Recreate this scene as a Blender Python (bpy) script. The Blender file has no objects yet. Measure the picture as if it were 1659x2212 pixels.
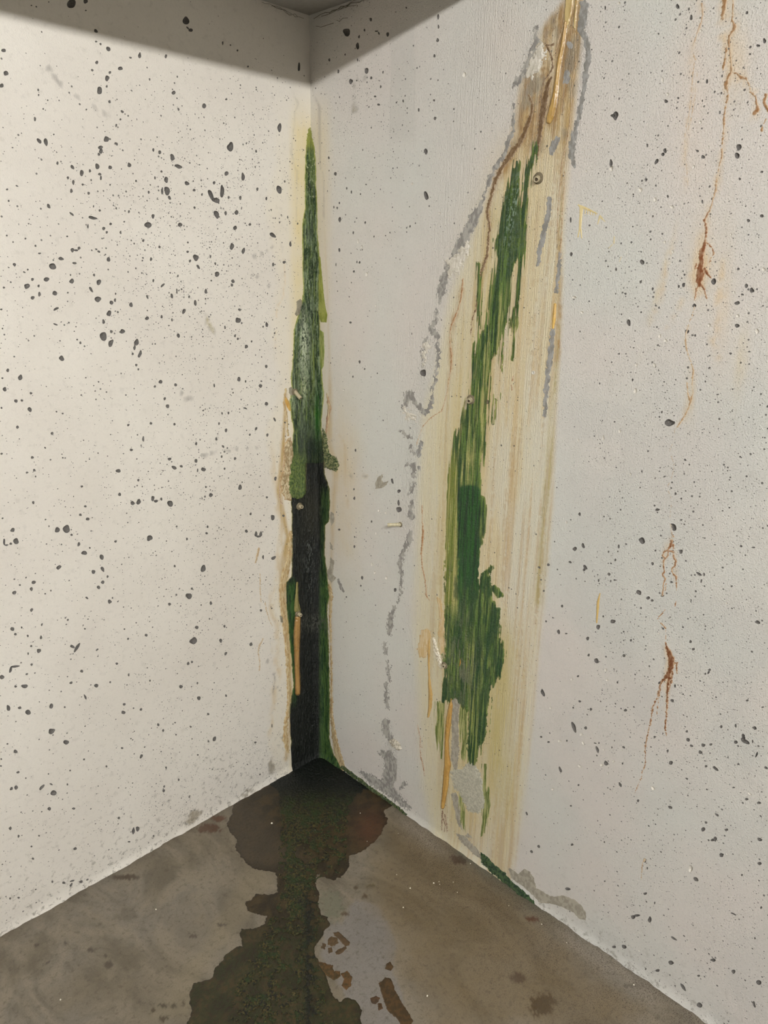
import bpy, math, random
import numpy as np
from mathutils import Vector, Matrix
from mathutils.geometry import delaunay_2d_cdt

# ------------------------------------------------------------------ camera
F_PX = 1587.5459
CAM = np.array([-1.3968780, -1.6739955, 1.5999038])
RCD = np.array([[0.7059736566724142, -0.7080986448738251, 0.01405365477135691],     # right
                [-0.210654544189046, -0.2288847438501136, -0.9503875194073064],     # down
                [0.6761847817698098, 0.6679880860917508, -0.3107507968491704]])     # forward
HC = 2.2176          # underside of the slab over the corner
sc = bpy.context.scene
cd = bpy.data.cameras.new('camera'); cam = bpy.data.objects.new('camera', cd)
sc.collection.objects.link(cam); sc.camera = cam
cd.sensor_fit = 'VERTICAL'; cd.sensor_height = 36.0; cd.lens = F_PX / 2212 * 36.0
cd.clip_start = 0.05; cd.clip_end = 50
cam.matrix_world = Matrix(((RCD[0][0], -RCD[1][0], -RCD[2][0], CAM[0]),
                           (RCD[0][1], -RCD[1][1], -RCD[2][1], CAM[1]),
                           (RCD[0][2], -RCD[1][2], -RCD[2][2], CAM[2]), (0, 0, 0, 1)))
# ------------------------------------------------------------------ world, lamps, exposure
sc.view_settings.view_transform = 'Standard'; sc.view_settings.look = 'None'
sc.view_settings.gamma = 1.0; sc.view_settings.use_curve_mapping = False
sc.view_settings.exposure = 0.0
sc.cycles.adaptive_threshold = 0.03; sc.cycles.max_bounces = 4; sc.cycles.diffuse_bounces = 3; sc.cycles.glossy_bounces = 2; sc.cycles.transmission_bounces = 1
w = bpy.data.worlds.new('world'); sc.world = w; w.use_nodes = True
w.node_tree.nodes['Background'].inputs[0].default_value = (0.9, 0.9, 0.9, 1)
w.node_tree.nodes['Background'].inputs[1].default_value = 0.14
LAMP_STRENGTH = 455.0
LAMPS = [(-1.9, -3.05, 2.612, 0.0, 1.3, 150.0), (-4.1, -3.05, 2.612, 0.0, 1.3, 150.0)]   # x, y, z, turn, length, brightness of the tube; the second is an added fill lamp

# ------------------------------------------------------------------ helpers: projection between picture and surfaces
def to_px(P):
    q = (P - CAM) @ RCD.T
    return np.stack([829.5 + F_PX * q[..., 0] / q[..., 2], 1106 + F_PX * q[..., 1] / q[..., 2]], -1)
def ray(px):
    px = np.atleast_2d(np.asarray(px, float))
    return np.stack([(px[:, 0] - 829.5) / F_PX, (px[:, 1] - 1106) / F_PX, np.ones(len(px))], 1) @ RCD
def hit(s, px):                                   # picture point -> surface coordinates
    d = ray(px)
    ax = {'L': 1, 'R': 0, 'F': 2}[s]
    t = -CAM[ax] / d[:, ax]; P = CAM + t[:, None] * d
    if s == 'L': return np.stack([-P[:, 0], P[:, 2]], 1)
    if s == 'R': return np.stack([-P[:, 1], P[:, 2]], 1)
    return np.stack([-P[:, 0], -P[:, 1]], 1)
def P3(s, ab, h):
    a, b = ab[..., 0], ab[..., 1]; h = h + 0 * a
    if s == 'L': return np.stack([-a, -h, b], -1)
    if s == 'R': return np.stack([-h, -a, b], -1)
    return np.stack([-a, -b, h], -1)

# ------------------------------------------------------------------ helpers: noise and distance fields
def _h(ix, iy, seed):
    n = (ix.astype(np.int64) * 374761393 + iy.astype(np.int64) * 668265263 + seed * 2147483647 + 12345) & 0xffffffff
    n = ((n ^ (n >> 13)) * 1274126177) & 0xffffffff
    n = ((n ^ (n >> 16)) * 2246822519) & 0xffffffff
    return ((n ^ (n >> 15)) & 0xffffff) / float(0xffffff)
def vn(x, y, seed=0):
    ix = np.floor(x); iy = np.floor(y); fx = x - ix; fy = y - iy
    fx = fx * fx * (3 - 2 * fx); fy = fy * fy * (3 - 2 * fy)
    a = _h(ix, iy, seed); b = _h(ix + 1, iy, seed); c = _h(ix, iy + 1, seed); d = _h(ix + 1, iy + 1, seed)
    return (a + (b - a) * fx) * (1 - fy) + (c + (d - c) * fx) * fy
def fbm(ab, sx, sy=None, oct=4, seed=0):          # 0..1, cell size sx, sy in metres
    sy = sx if sy is None else sy
    x = ab[..., 0] / sx; y = ab[..., 1] / sy; v = 0; t = 0; a = 1.0
    for o in range(oct):
        v = v + a * vn(x + 17.3 * o, y + 9.1 * o, seed + o * 7); t += a; a *= 0.55; x = x * 2.03; y = y * 2.03
    return v / t
def ss(x, a, b):
    t = np.clip((x - a) / (b - a), 0, 1); return t * t * (3 - 2 * t)
def mix(a, b, t):
    a = np.asarray(a, float); b = np.asarray(b, float); t = np.asarray(t)[..., None]
    return a * (1 - t) + b * t
def dline(p, pts):                                # signed: width - distance, pts (x, y, half width)
    best = np.full(p.shape[:-1], -1e9)
    for (x0, y0, w0), (x1, y1, w1) in zip(pts[:-1], pts[1:]):
        dx, dy = x1 - x0, y1 - y0; L = dx * dx + dy * dy + 1e-9
        t = np.clip(((p[..., 0] - x0) * dx + (p[..., 1] - y0) * dy) / L, 0, 1)
        d = np.hypot(p[..., 0] - x0 - t * dx, p[..., 1] - y0 - t * dy)
        best = np.maximum(best, w0 + (w1 - w0) * t - d)
    return best
def dpoly(p, poly):                               # signed distance, positive inside
    x, y = p[..., 0], p[..., 1]; ins = np.zeros(x.shape, bool); dm = np.full(x.shape, 1e9); n = len(poly)
    for i in range(n):
        x0, y0 = poly[i]; x1, y1 = poly[(i + 1) % n]
        dx, dy = x1 - x0, y1 - y0; L = dx * dx + dy * dy + 1e-9
        t = np.clip(((x - x0) * dx + (y - y0) * dy) / L, 0, 1)
        dm = np.minimum(dm, np.hypot(x - x0 - t * dx, y - y0 - t * dy))
        c = (y0 > y) != (y1 > y)
        with np.errstate(divide='ignore', invalid='ignore'):
            xi = x0 + (y - y0) * dx / (dy if dy else 1e-9)
        ins ^= c & (x < xi)
    return np.where(ins, dm, -dm)
def span(rows):                                   # rows of (y, x left, x right) -> polygon
    return [(r[1], r[0]) for r in rows] + [(r[2], r[0]) for r in reversed(rows)]
def lin(c):
    c = np.asarray(c, float) / 255.0
    return np.where(c <= 0.04045, c / 12.92, ((c + 0.055) / 1.055) ** 2.4)
KW, KF = np.array([1.11, 1.15, 1.185]), np.array([1.02, 1.05, 1.10])
def A(*c): return lin(c) * KW                     # colour of a thing on the walls from its lit colour in the photograph
def AF(*c): return lin(c) * KF                    # on the floor
def flare(s, ab):                                 # the wall paint flares a little where it meets the floor
    if s == 'F': return np.zeros(ab.shape[:-1])
    z = ab[..., 1]; n = fbm(np.stack([ab[..., 0], 0 * z], -1), 0.03, 1, 3, 5 if s == 'L' else 6)
    return np.clip(1 - z / 0.022, 0, 1.3) ** 1.5 * (0.001 + 0.009 * n)

# ------------------------------------------------------------------ helpers: materials
def nodes(m):
    m.use_nodes = True; nt = m.node_tree; nt.nodes.clear(); return nt
def N(nt, t, **kw):
    n = nt.nodes.new(t)
    for k, v in kw.items():
        if k.startswith('i_'): n.inputs[k[2:].replace('_', ' ')].default_value = v
        else: setattr(n, k, v)
    return n
def mathn(nt, op, a, b=None, clamp=False):
    n = nt.nodes.new('ShaderNodeMath'); n.operation = op; n.use_clamp = clamp
    for i, v in enumerate((a, b)):
        if v is None: continue
        if isinstance(v, (int, float)): n.inputs[i].default_value = v
        else: nt.links.new(v, n.inputs[i])
    return n.outputs[0]
def mixc(nt, f, a, b, bt='MIX'):
    n = nt.nodes.new('ShaderNodeMix'); n.data_type = 'RGBA'; n.blend_type = bt
    for i, v in ((0, f), (6, a), (7, b)):
        if isinstance(v, (int, float)): n.inputs[i].default_value = v
        elif isinstance(v, (tuple, list)): n.inputs[i].default_value = (*v[:3], 1)
        else: nt.links.new(v, n.inputs[i])
    return n.outputs[2]
def noise(nt, vec, scale, detail=4, rough=0.55):
    n = N(nt, 'ShaderNodeTexNoise'); n.inputs['Scale'].default_value = scale
    n.inputs['Detail'].default_value = detail; n.inputs['Roughness'].default_value = rough
    nt.links.new(vec, n.inputs['Vector']); return n.outputs['Fac']
def ramp(nt, f, a, b):
    n = N(nt, 'ShaderNodeMapRange'); n.interpolation_type = 'SMOOTHSTEP'
    n.inputs[1].default_value = a; n.inputs[2].default_value = b; nt.links.new(f, n.inputs[0]); return n.outputs[0]
def mapped(nt, sx, sy, sz):
    tc = N(nt, 'ShaderNodeTexCoord'); mp = N(nt, 'ShaderNodeMapping')
    mp.inputs['Scale'].default_value = (sx, sy, sz); nt.links.new(tc.outputs['Object'], mp.inputs[0]); return mp.outputs[0]
def finish(nt, col, rough, bump, dist=0.001, strength=1.0, coat=0, spec=0.5):
    b = N(nt, 'ShaderNodeBsdfPrincipled'); o = N(nt, 'ShaderNodeOutputMaterial')
    if isinstance(col, (tuple, list)): b.inputs['Base Color'].default_value = (*col[:3], 1)
    else: nt.links.new(col, b.inputs['Base Color'])
    if isinstance(rough, (int, float)): b.inputs['Roughness'].default_value = rough
    else: nt.links.new(rough, b.inputs['Roughness'])
    b.inputs['Specular IOR Level'].default_value = spec
    if coat: b.inputs['Coat Weight'].default_value = coat; b.inputs['Coat Roughness'].default_value = 0.12
    if bump is not None:
        bp = N(nt, 'ShaderNodeBump'); bp.inputs['Distance'].default_value = dist; bp.inputs['Strength'].default_value = strength
        nt.links.new(bump, bp.inputs['Height']); nt.links.new(bp.outputs[0], b.inputs['Normal'])
        if coat: nt.links.new(bp.outputs[0], b.inputs['Coat Normal'])
    nt.links.new(b.outputs[0], o.inputs[0])
def pinholes(nt, vec, scale, lo, hi):             # little dark pores, denser where keep is high
    v = N(nt, 'ShaderNodeTexVoronoi'); v.inputs['Scale'].default_value = scale; nt.links.new(vec, v.inputs['Vector'])
    sep = N(nt, 'ShaderNodeSeparateColor'); nt.links.new(v.outputs['Color'], sep.inputs[0])
    return v.outputs['Distance'], sep.outputs[0], sep.outputs[1]

def paint_material(name, paint, tint_a, tint_b, speck_scale=150.0):
    m = bpy.data.materials.new(name); nt = nodes(m); vec = mapped(nt, 1, 1, 1)
    big = noise(nt, vec, 2.3, 2); med = noise(nt, vec, 14, 3); fin = noise(nt, vec, 190, 3, 0.6)
    c = mixc(nt, ramp(nt, big, 0.35, 0.65), tint_a, tint_b)
    c = mixc(nt, mathn(nt, 'MULTIPLY', ramp(nt, med, 0.45, 0.75), 0.30), c, tuple(x * 0.90 for x in paint))
    c = mixc(nt, mathn(nt, 'MULTIPLY', ramp(nt, fin, 0.35, 0.7), 0.16), c, tuple(x * 0.82 for x in paint))
    # stains carried by the wall itself
    st = N(nt, 'ShaderNodeAttribute', attribute_name='stain')
    sv = mapped(nt, 1, 1, 0.07); sn = noise(nt, sv, 170, 5, 0.6)
    f = mathn(nt, 'MULTIPLY', st.outputs['Alpha'], mathn(nt, 'ADD', 0.45, mathn(nt, 'MULTIPLY', sn, 1.1)), True)
    c = mixc(nt, f, c, st.outputs['Color'])
    ex = N(nt, 'ShaderNodeAttribute', attribute_name='dirt')
    sx = N(nt, 'ShaderNodeSeparateColor'); nt.links.new(ex.outputs['Color'], sx.inputs[0])
    speck, brush, grime = sx.outputs[0], sx.outputs[1], sx.outputs[2]
    # pinholes left by air in the concrete
    hole = None
    for sca, mx in ((speck_scale, 0.20), (speck_scale * 2.2, 0.26)):
        d, r1, r2 = pinholes(nt, vec, sca, 0, 1)
        rad = mathn(nt, 'MULTIPLY', mathn(nt, 'POWER', r2, 2.5), mx + 0.12)
        on = mathn(nt, 'LESS_THAN', r1, mathn(nt, 'MULTIPLY', speck, ramp(nt, med, 0.25, 0.65)))
        h = mathn(nt, 'MULTIPLY', mathn(nt, 'LESS_THAN', d, rad), on)
        hole = h if hole is None else mathn(nt, 'MAXIMUM', hole, h)
    c = mixc(nt, mathn(nt, 'MULTIPLY', hole, 0.85), c, tuple(A(70, 66, 62)))
    g = mathn(nt, 'MULTIPLY', grime, ramp(nt, noise(nt, vec, 60, 6, 0.7), 0.52, 0.66), True)
    c = mixc(nt, g, c, tuple(A(120, 112, 98)))
    bn = mathn(nt, 'MULTIPLY', noise(nt, vec, 300, 2, 0.6), 0.45)
    bn = mathn(nt, 'ADD', bn, mathn(nt, 'MULTIPLY', ramp(nt, noise(nt, vec, 330, 2, 0.5), 0.45, 0.85), 1.2 if name.endswith('right') else 0.5))
    bn = mathn(nt, 'ADD', bn, mathn(nt, 'MULTIPLY', noise(nt, vec, 30, 1), 1.4))
    crm = N(nt, 'ShaderNodeAttribute', attribute_name='dirt').outputs['Alpha']
    bn = mathn(nt, 'ADD', bn, mathn(nt, 'MULTIPLY', mathn(nt, 'MULTIPLY', ramp(nt, noise(nt, vec, 130, 3, 0.7), 0.40, 0.66), crm), 1.3))
    bv = mapped(nt, 1, 1, 0.03)
    bn = mathn(nt, 'ADD', bn, mathn(nt, 'MULTIPLY', mathn(nt, 'MULTIPLY', noise(nt, bv, 360, 2, 0.6), brush), 2.6))
    finish(nt, c, 0.42, bn, 0.0011, 0.75, spec=0.5)
    return m
def growth_material(name, rough=0.4, coat=0.5, fine=600, bump=0.0012, spec=0.5, amp=0.5):
    m = bpy.data.materials.new(name); nt = nodes(m); vec = mapped(nt, 1, 1, 1)
    at = N(nt, 'ShaderNodeAttribute', attribute_name='tone')
    n1 = noise(nt, vec, fine, 4, 0.65); n2 = noise(nt, vec, fine * 0.22, 4, 0.6)
    k = mathn(nt, 'ADD', 1 - amp * 0.5, mathn(nt, 'MULTIPLY', n1, amp))
    cc = N(nt, 'ShaderNodeVectorMath', operation='SCALE'); nt.links.new(at.outputs['Color'], cc.inputs[0]); nt.links.new(k, cc.inputs['Scale'])
    r = mathn(nt, 'ADD', rough - 0.12, mathn(nt, 'MULTIPLY', n2, 0.25))
    finish(nt, cc.outputs[0], r, mathn(nt, 'ADD', n1, mathn(nt, 'MULTIPLY', n2, 1.5)), bump, 0.8, coat, spec)
    return m
def plain_material(name, col, rough=0.6, bump=0.0008, sc_=160, coat=0, spec=0.4, var=0.35):
    m = bpy.data.materials.new(name); nt = nodes(m); vec = mapped(nt, 1, 1, 1)
    n1 = noise(nt, vec, sc_, 5, 0.6); n2 = noise(nt, vec, sc_ * 0.12, 3)
    c = mixc(nt, ramp(nt, n1, 0.3, 0.7), tuple(x * (1 - var) for x in col), tuple(x * (1 + var * 0.4) for x in col))
    c = mixc(nt, mathn(nt, 'MULTIPLY', ramp(nt, n2, 0.4, 0.7), 0.3), c, tuple(x * 0.75 for x in col))
    finish(nt, c, rough, n1, bump, 0.7, coat, spec); return m
def floor_material():
    m = bpy.data.materials.new('floor_concrete'); nt = nodes(m); vec = mapped(nt, 1, 1, 1)
    big = noise(nt, vec, 3.0, 5); med = noise(nt, vec, 16, 6, 0.6); fin = noise(nt, vec, 240, 5, 0.7); fl = noise(nt, vec, 75, 5, 0.7)
    c = mixc(nt, ramp(nt, big, 0.35, 0.65), tuple(AF(112, 102, 84)), tuple(AF(124, 116, 102)))
    sw = N(nt, 'ShaderNodeTexNoise'); sw.inputs['Scale'].default_value = 7; sw.inputs['Detail'].default_value = 8; sw.inputs['Roughness'].default_value = .62; sw.inputs['Distortion'].default_value = 1.6; nt.links.new(mapped(nt, 1, .45, 1), sw.inputs['Vector'])
    c = mixc(nt, mathn(nt, 'MULTIPLY', ramp(nt, sw.outputs['Fac'], 0.46, 0.62), 0.55), c, tuple(AF(142, 130, 110)))
    c = mixc(nt, mathn(nt, 'MULTIPLY', ramp(nt, sw.outputs['Fac'], 0.50, 0.38), 0.45), c, tuple(AF(86, 78, 62)))
    c = mixc(nt, mathn(nt, 'MULTIPLY', ramp(nt, med, 0.45, 0.7), 0.35), c, tuple(AF(134, 122, 100)))
    st = N(nt, 'ShaderNodeAttribute', attribute_name='stain')
    c = mixc(nt, mathn(nt, 'MULTIPLY', st.outputs['Alpha'], mathn(nt, 'ADD', 0.5, mathn(nt, 'MULTIPLY', med, 0.9)), True), c, st.outputs['Color'])
    c = mixc(nt, mathn(nt, 'MULTIPLY', ramp(nt, fl, 0.5, 0.68), 0.45), c, tuple(AF(76, 66, 50)))
    c = mixc(nt, mathn(nt, 'MULTIPLY', ramp(nt, fin, 0.45, 0.7), 0.22), c, tuple(AF(72, 63, 50)))
    dt = N(nt, 'ShaderNodeAttribute', attribute_name='dirt'); sx = N(nt, 'ShaderNodeSeparateColor'); nt.links.new(dt.outputs['Color'], sx.inputs[0])
    f2 = noise(nt, vec, 330, 4, 0.75)
    c = mixc(nt, mathn(nt, 'MULTIPLY', ramp(nt, f2, 0.50, 0.62), sx.outputs[0], True), c, tuple(AF(60, 44, 34)))
    c = mixc(nt, mathn(nt, 'MULTIPLY', ramp(nt, noise(nt, vec, 410, 4, 0.75), 0.60, 0.70), sx.outputs[1], True), c, tuple(AF(196, 186, 170)))
    finish(nt, c, 0.55, mathn(nt, 'ADD', fin, mathn(nt, 'MULTIPLY', med, 1.5)), 0.001, 0.5, spec=0.4); return m

M = {}
M['paint_left'] = paint_material('white_wall_paint_left', A(212, 203, 190), tuple(A(216, 208, 195)), tuple(A(209, 200, 187)), 150)
M['paint_right'] = paint_material('white_wall_paint_right', A(203, 197, 186), tuple(A(202, 199, 189)), tuple(A(206, 197, 187)), 140)
M['pit'] = plain_material('bare_concrete_in_holes', A(104, 99, 93), 0.85, 0.0006, 420)
M['dimple'] = plain_material('paint_in_dimples', A(206, 198, 184), 0.5, 0.0003, 300, var=0.08)
M['bare'] = growth_material('bare_grey_concrete', 0.8, 0, 520, 0.0007, 0.3, 0.45)
M['algae'] = growth_material('wet_algae', 0.30, 0.4, 700, 0.0036, 0.5, 0.9)
M['slime'] = growth_material('black_slime', 0.42, 0.12, 620, 0.0024, 0.35, 0.9)
M['crust'] = growth_material('mineral_crust', 0.7, 0, 520, 0.0010, 0.4, 0.35)
M['resin'] = growth_material('ochre_resin', 0.3, 0.5, 240, 0.0006, 0.5, 0.18)
M['rust'] = growth_material('rust_run', 0.5, 0.2, 650, 0.0010, 0.5, 0.7)
M['floorwet'] = growth_material('wet_floor_film', 0.42, 0.10, 420, 0.0010, 0.4, 0.5)
M['floor'] = floor_material()
M['ceiling'] = plain_material('ceiling_paint', (.62, .60, .56), 0.6, 0.001, 60, var=0.1)
M['far'] = plain_material('far_wall_paint', (.62, .61, .59), 0.6, 0.001, 30, var=0.08)
M['grout'] = plain_material('grey_grout', A(120, 108, 84), 0.7, 0.001, 300)
M['nozzle'] = plain_material('nozzle_plastic', A(176, 162, 132), 0.45, 0.0003, 300, var=0.2)
M['nozzle_dark'] = plain_material('nozzle_hole', A(70, 56, 40), 0.6, 0.0003, 300)
M['tube'] = plain_material('old_plastic_tube', A(196, 184, 150), 0.4, 0.0004, 200, var=0.3)
M['chip'] = plain_material('white_chip', A(235, 226, 205), 0.5, 0.0004, 300, var=0.1)
M['metal'] = plain_material('white_lamp_metal', (0.7, 0.7, 0.68), 0.4, 0.0001, 50, var=0.05)
M['thread'] = plain_material('web_thread', A(105, 98, 84), 0.7, 0.0001, 50)
m = bpy.data.materials.new('lamp_diffuser'); nt = nodes(m)
e = N(nt, 'ShaderNodeEmission'); e.inputs[0].default_value = (1, 0.99, 0.98, 1); e.inputs[1].default_value = LAMP_STRENGTH
nt.links.new(e.outputs[0], N(nt, 'ShaderNodeOutputMaterial').inputs[0]); M['lamp'] = m

# ------------------------------------------------------------------ helpers: objects
def mesh_obj(name, V, Fc, mat, parent=None, smooth=True, attrs=None):
    me = bpy.data.meshes.new(name); V = np.asarray(V, np.float32); Fc = np.asarray(Fc, np.int32)
    k = Fc.shape[1]; me.vertices.add(len(V)); me.vertices.foreach_set('co', V.ravel())
    me.loops.add(Fc.size); me.loops.foreach_set('vertex_index', Fc.ravel())
    me.polygons.add(len(Fc)); me.polygons.foreach_set('loop_start', np.arange(0, Fc.size, k, dtype=np.int32))
    me.update(calc_edges=True); me.validate()
    if smooth: me.polygons.foreach_set('use_smooth', np.ones(len(me.polygons), bool))
    for n, a in (attrs or {}).items():
        at = me.attributes.new(n, 'FLOAT_COLOR', 'POINT'); a = np.asarray(a, np.float32)
        if a.shape[1] == 3: a = np.concatenate([a, np.ones((len(a), 1), np.float32)], 1)
        at.data.foreach_set('color', a.ravel())
    me.materials.append(mat); o = bpy.data.objects.new(name, me); sc.collection.objects.link(o)
    if parent is not None: o.parent = parent
    return o
def tag(o, label=None, cat=None, group=None, kind=None):
    if label: o['label'] = label
    if cat: o['category'] = cat
    if group: o['group'] = group
    if kind: o['kind'] = kind
    return o
def empty(name, loc=(0, 0, 0)):
    o = bpy.data.objects.new(name, None); sc.collection.objects.link(o); o.location = loc; o.empty_display_size = 0.02; return o

def patch(name, s, fpx, bounds, ds, thick, edge, colf, mat, parent=None, rag=1.0, ragscale=0.006, ragy=None, relief=0.35, seed=1, rscale=0.004, rsy=None):
    """a skin of real thickness lying on surface s; fpx(p, ab) is positive inside (picture pixels)"""
    c = hit(s, [(bounds[0], bounds[1]), (bounds[2], bounds[1]), (bounds[2], bounds[3]), (bounds[0], bounds[3]),
                ((bounds[0] + bounds[2]) / 2, bounds[1]), ((bounds[0] + bounds[2]) / 2, bounds[3])])
    a0, b0 = c.min(0); a1, b1 = c.max(0); a0 = max(a0, 0.0)
    if s != 'F': b0 = max(b0, 0.0)
    else: b0 = max(b0, 0.0)
    na = max(3, int((a1 - a0) / ds) + 2); nb = max(3, int((b1 - b0) / ds) + 2)
    a = a0 + np.arange(na) * ds; b = b0 + np.arange(nb) * ds
    ab = np.stack(np.meshgrid(a, b, indexing='ij'), -1)
    px = to_px(P3(s, ab, 0.0))
    f = fpx(px, ab) + rag * 2 * (fbm(ab, ragscale, ragy, 4, seed) - 0.5)
    hh = thick * ss(f, -0.2, edge) * (1 - relief + relief * 2 * fbm(ab, rscale, rsy, 3, seed + 31))
    hh = np.where(f < 0, np.maximum(f * 0.0004, -0.0012), hh + 0.00015) + flare(s, ab)
    keep = f > -2.2
    cell = keep[:-1, :-1] & keep[1:, :-1] & keep[1:, 1:] & keep[:-1, 1:]
    cell &= (np.maximum.reduce([f[:-1, :-1], f[1:, :-1], f[1:, 1:], f[:-1, 1:]]) > -0.8)
    idx = np.arange(na * nb).reshape(na, nb)
    q = np.stack([idx[:-1, :-1][cell], idx[1:, :-1][cell], idx[1:, 1:][cell], idx[:-1, 1:][cell]], 1)
    if len(q) == 0: print('EMPTY PATCH', name); return None
    if s == 'L': q = q[:, ::-1]
    used = np.unique(q); mp = np.full(na * nb, -1); mp[used] = np.arange(len(used))
    V = P3(s, ab, hh).reshape(-1, 3)[used]
    col = colf(px.reshape(-1, 2)[used], ab.reshape(-1, 2)[used], f.reshape(-1)[used])
    return mesh_obj(name, V, mp[q], mat, parent, True, {'tone': col})
def lines_bounds(lines, m=8):
    xs = [p[0] for l in lines for p in l]; ys = [p[1] for l in lines for p in l]
    return (min(xs) - m, min(ys) - m, max(xs) + m, max(ys) + m)
def lines_patch(name, s, lines, ds, thick, colf, mat, **kw):
    wk = kw.pop('wk', 1.0); lines = [[(x, y, w_ * wk) for x, y, w_ in l] for l in lines]
    def f(p, ab):
        r = dline(p, lines[0])
        for l in lines[1:]: r = np.maximum(r, dline(p, l))
        return r
    mx = max(p[2] for l in lines for p in l) + 6
    return patch(name, s, f, lines_bounds(lines, mx), ds, thick, kw.pop('edge', 2.5), colf, mat, **kw)

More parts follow.
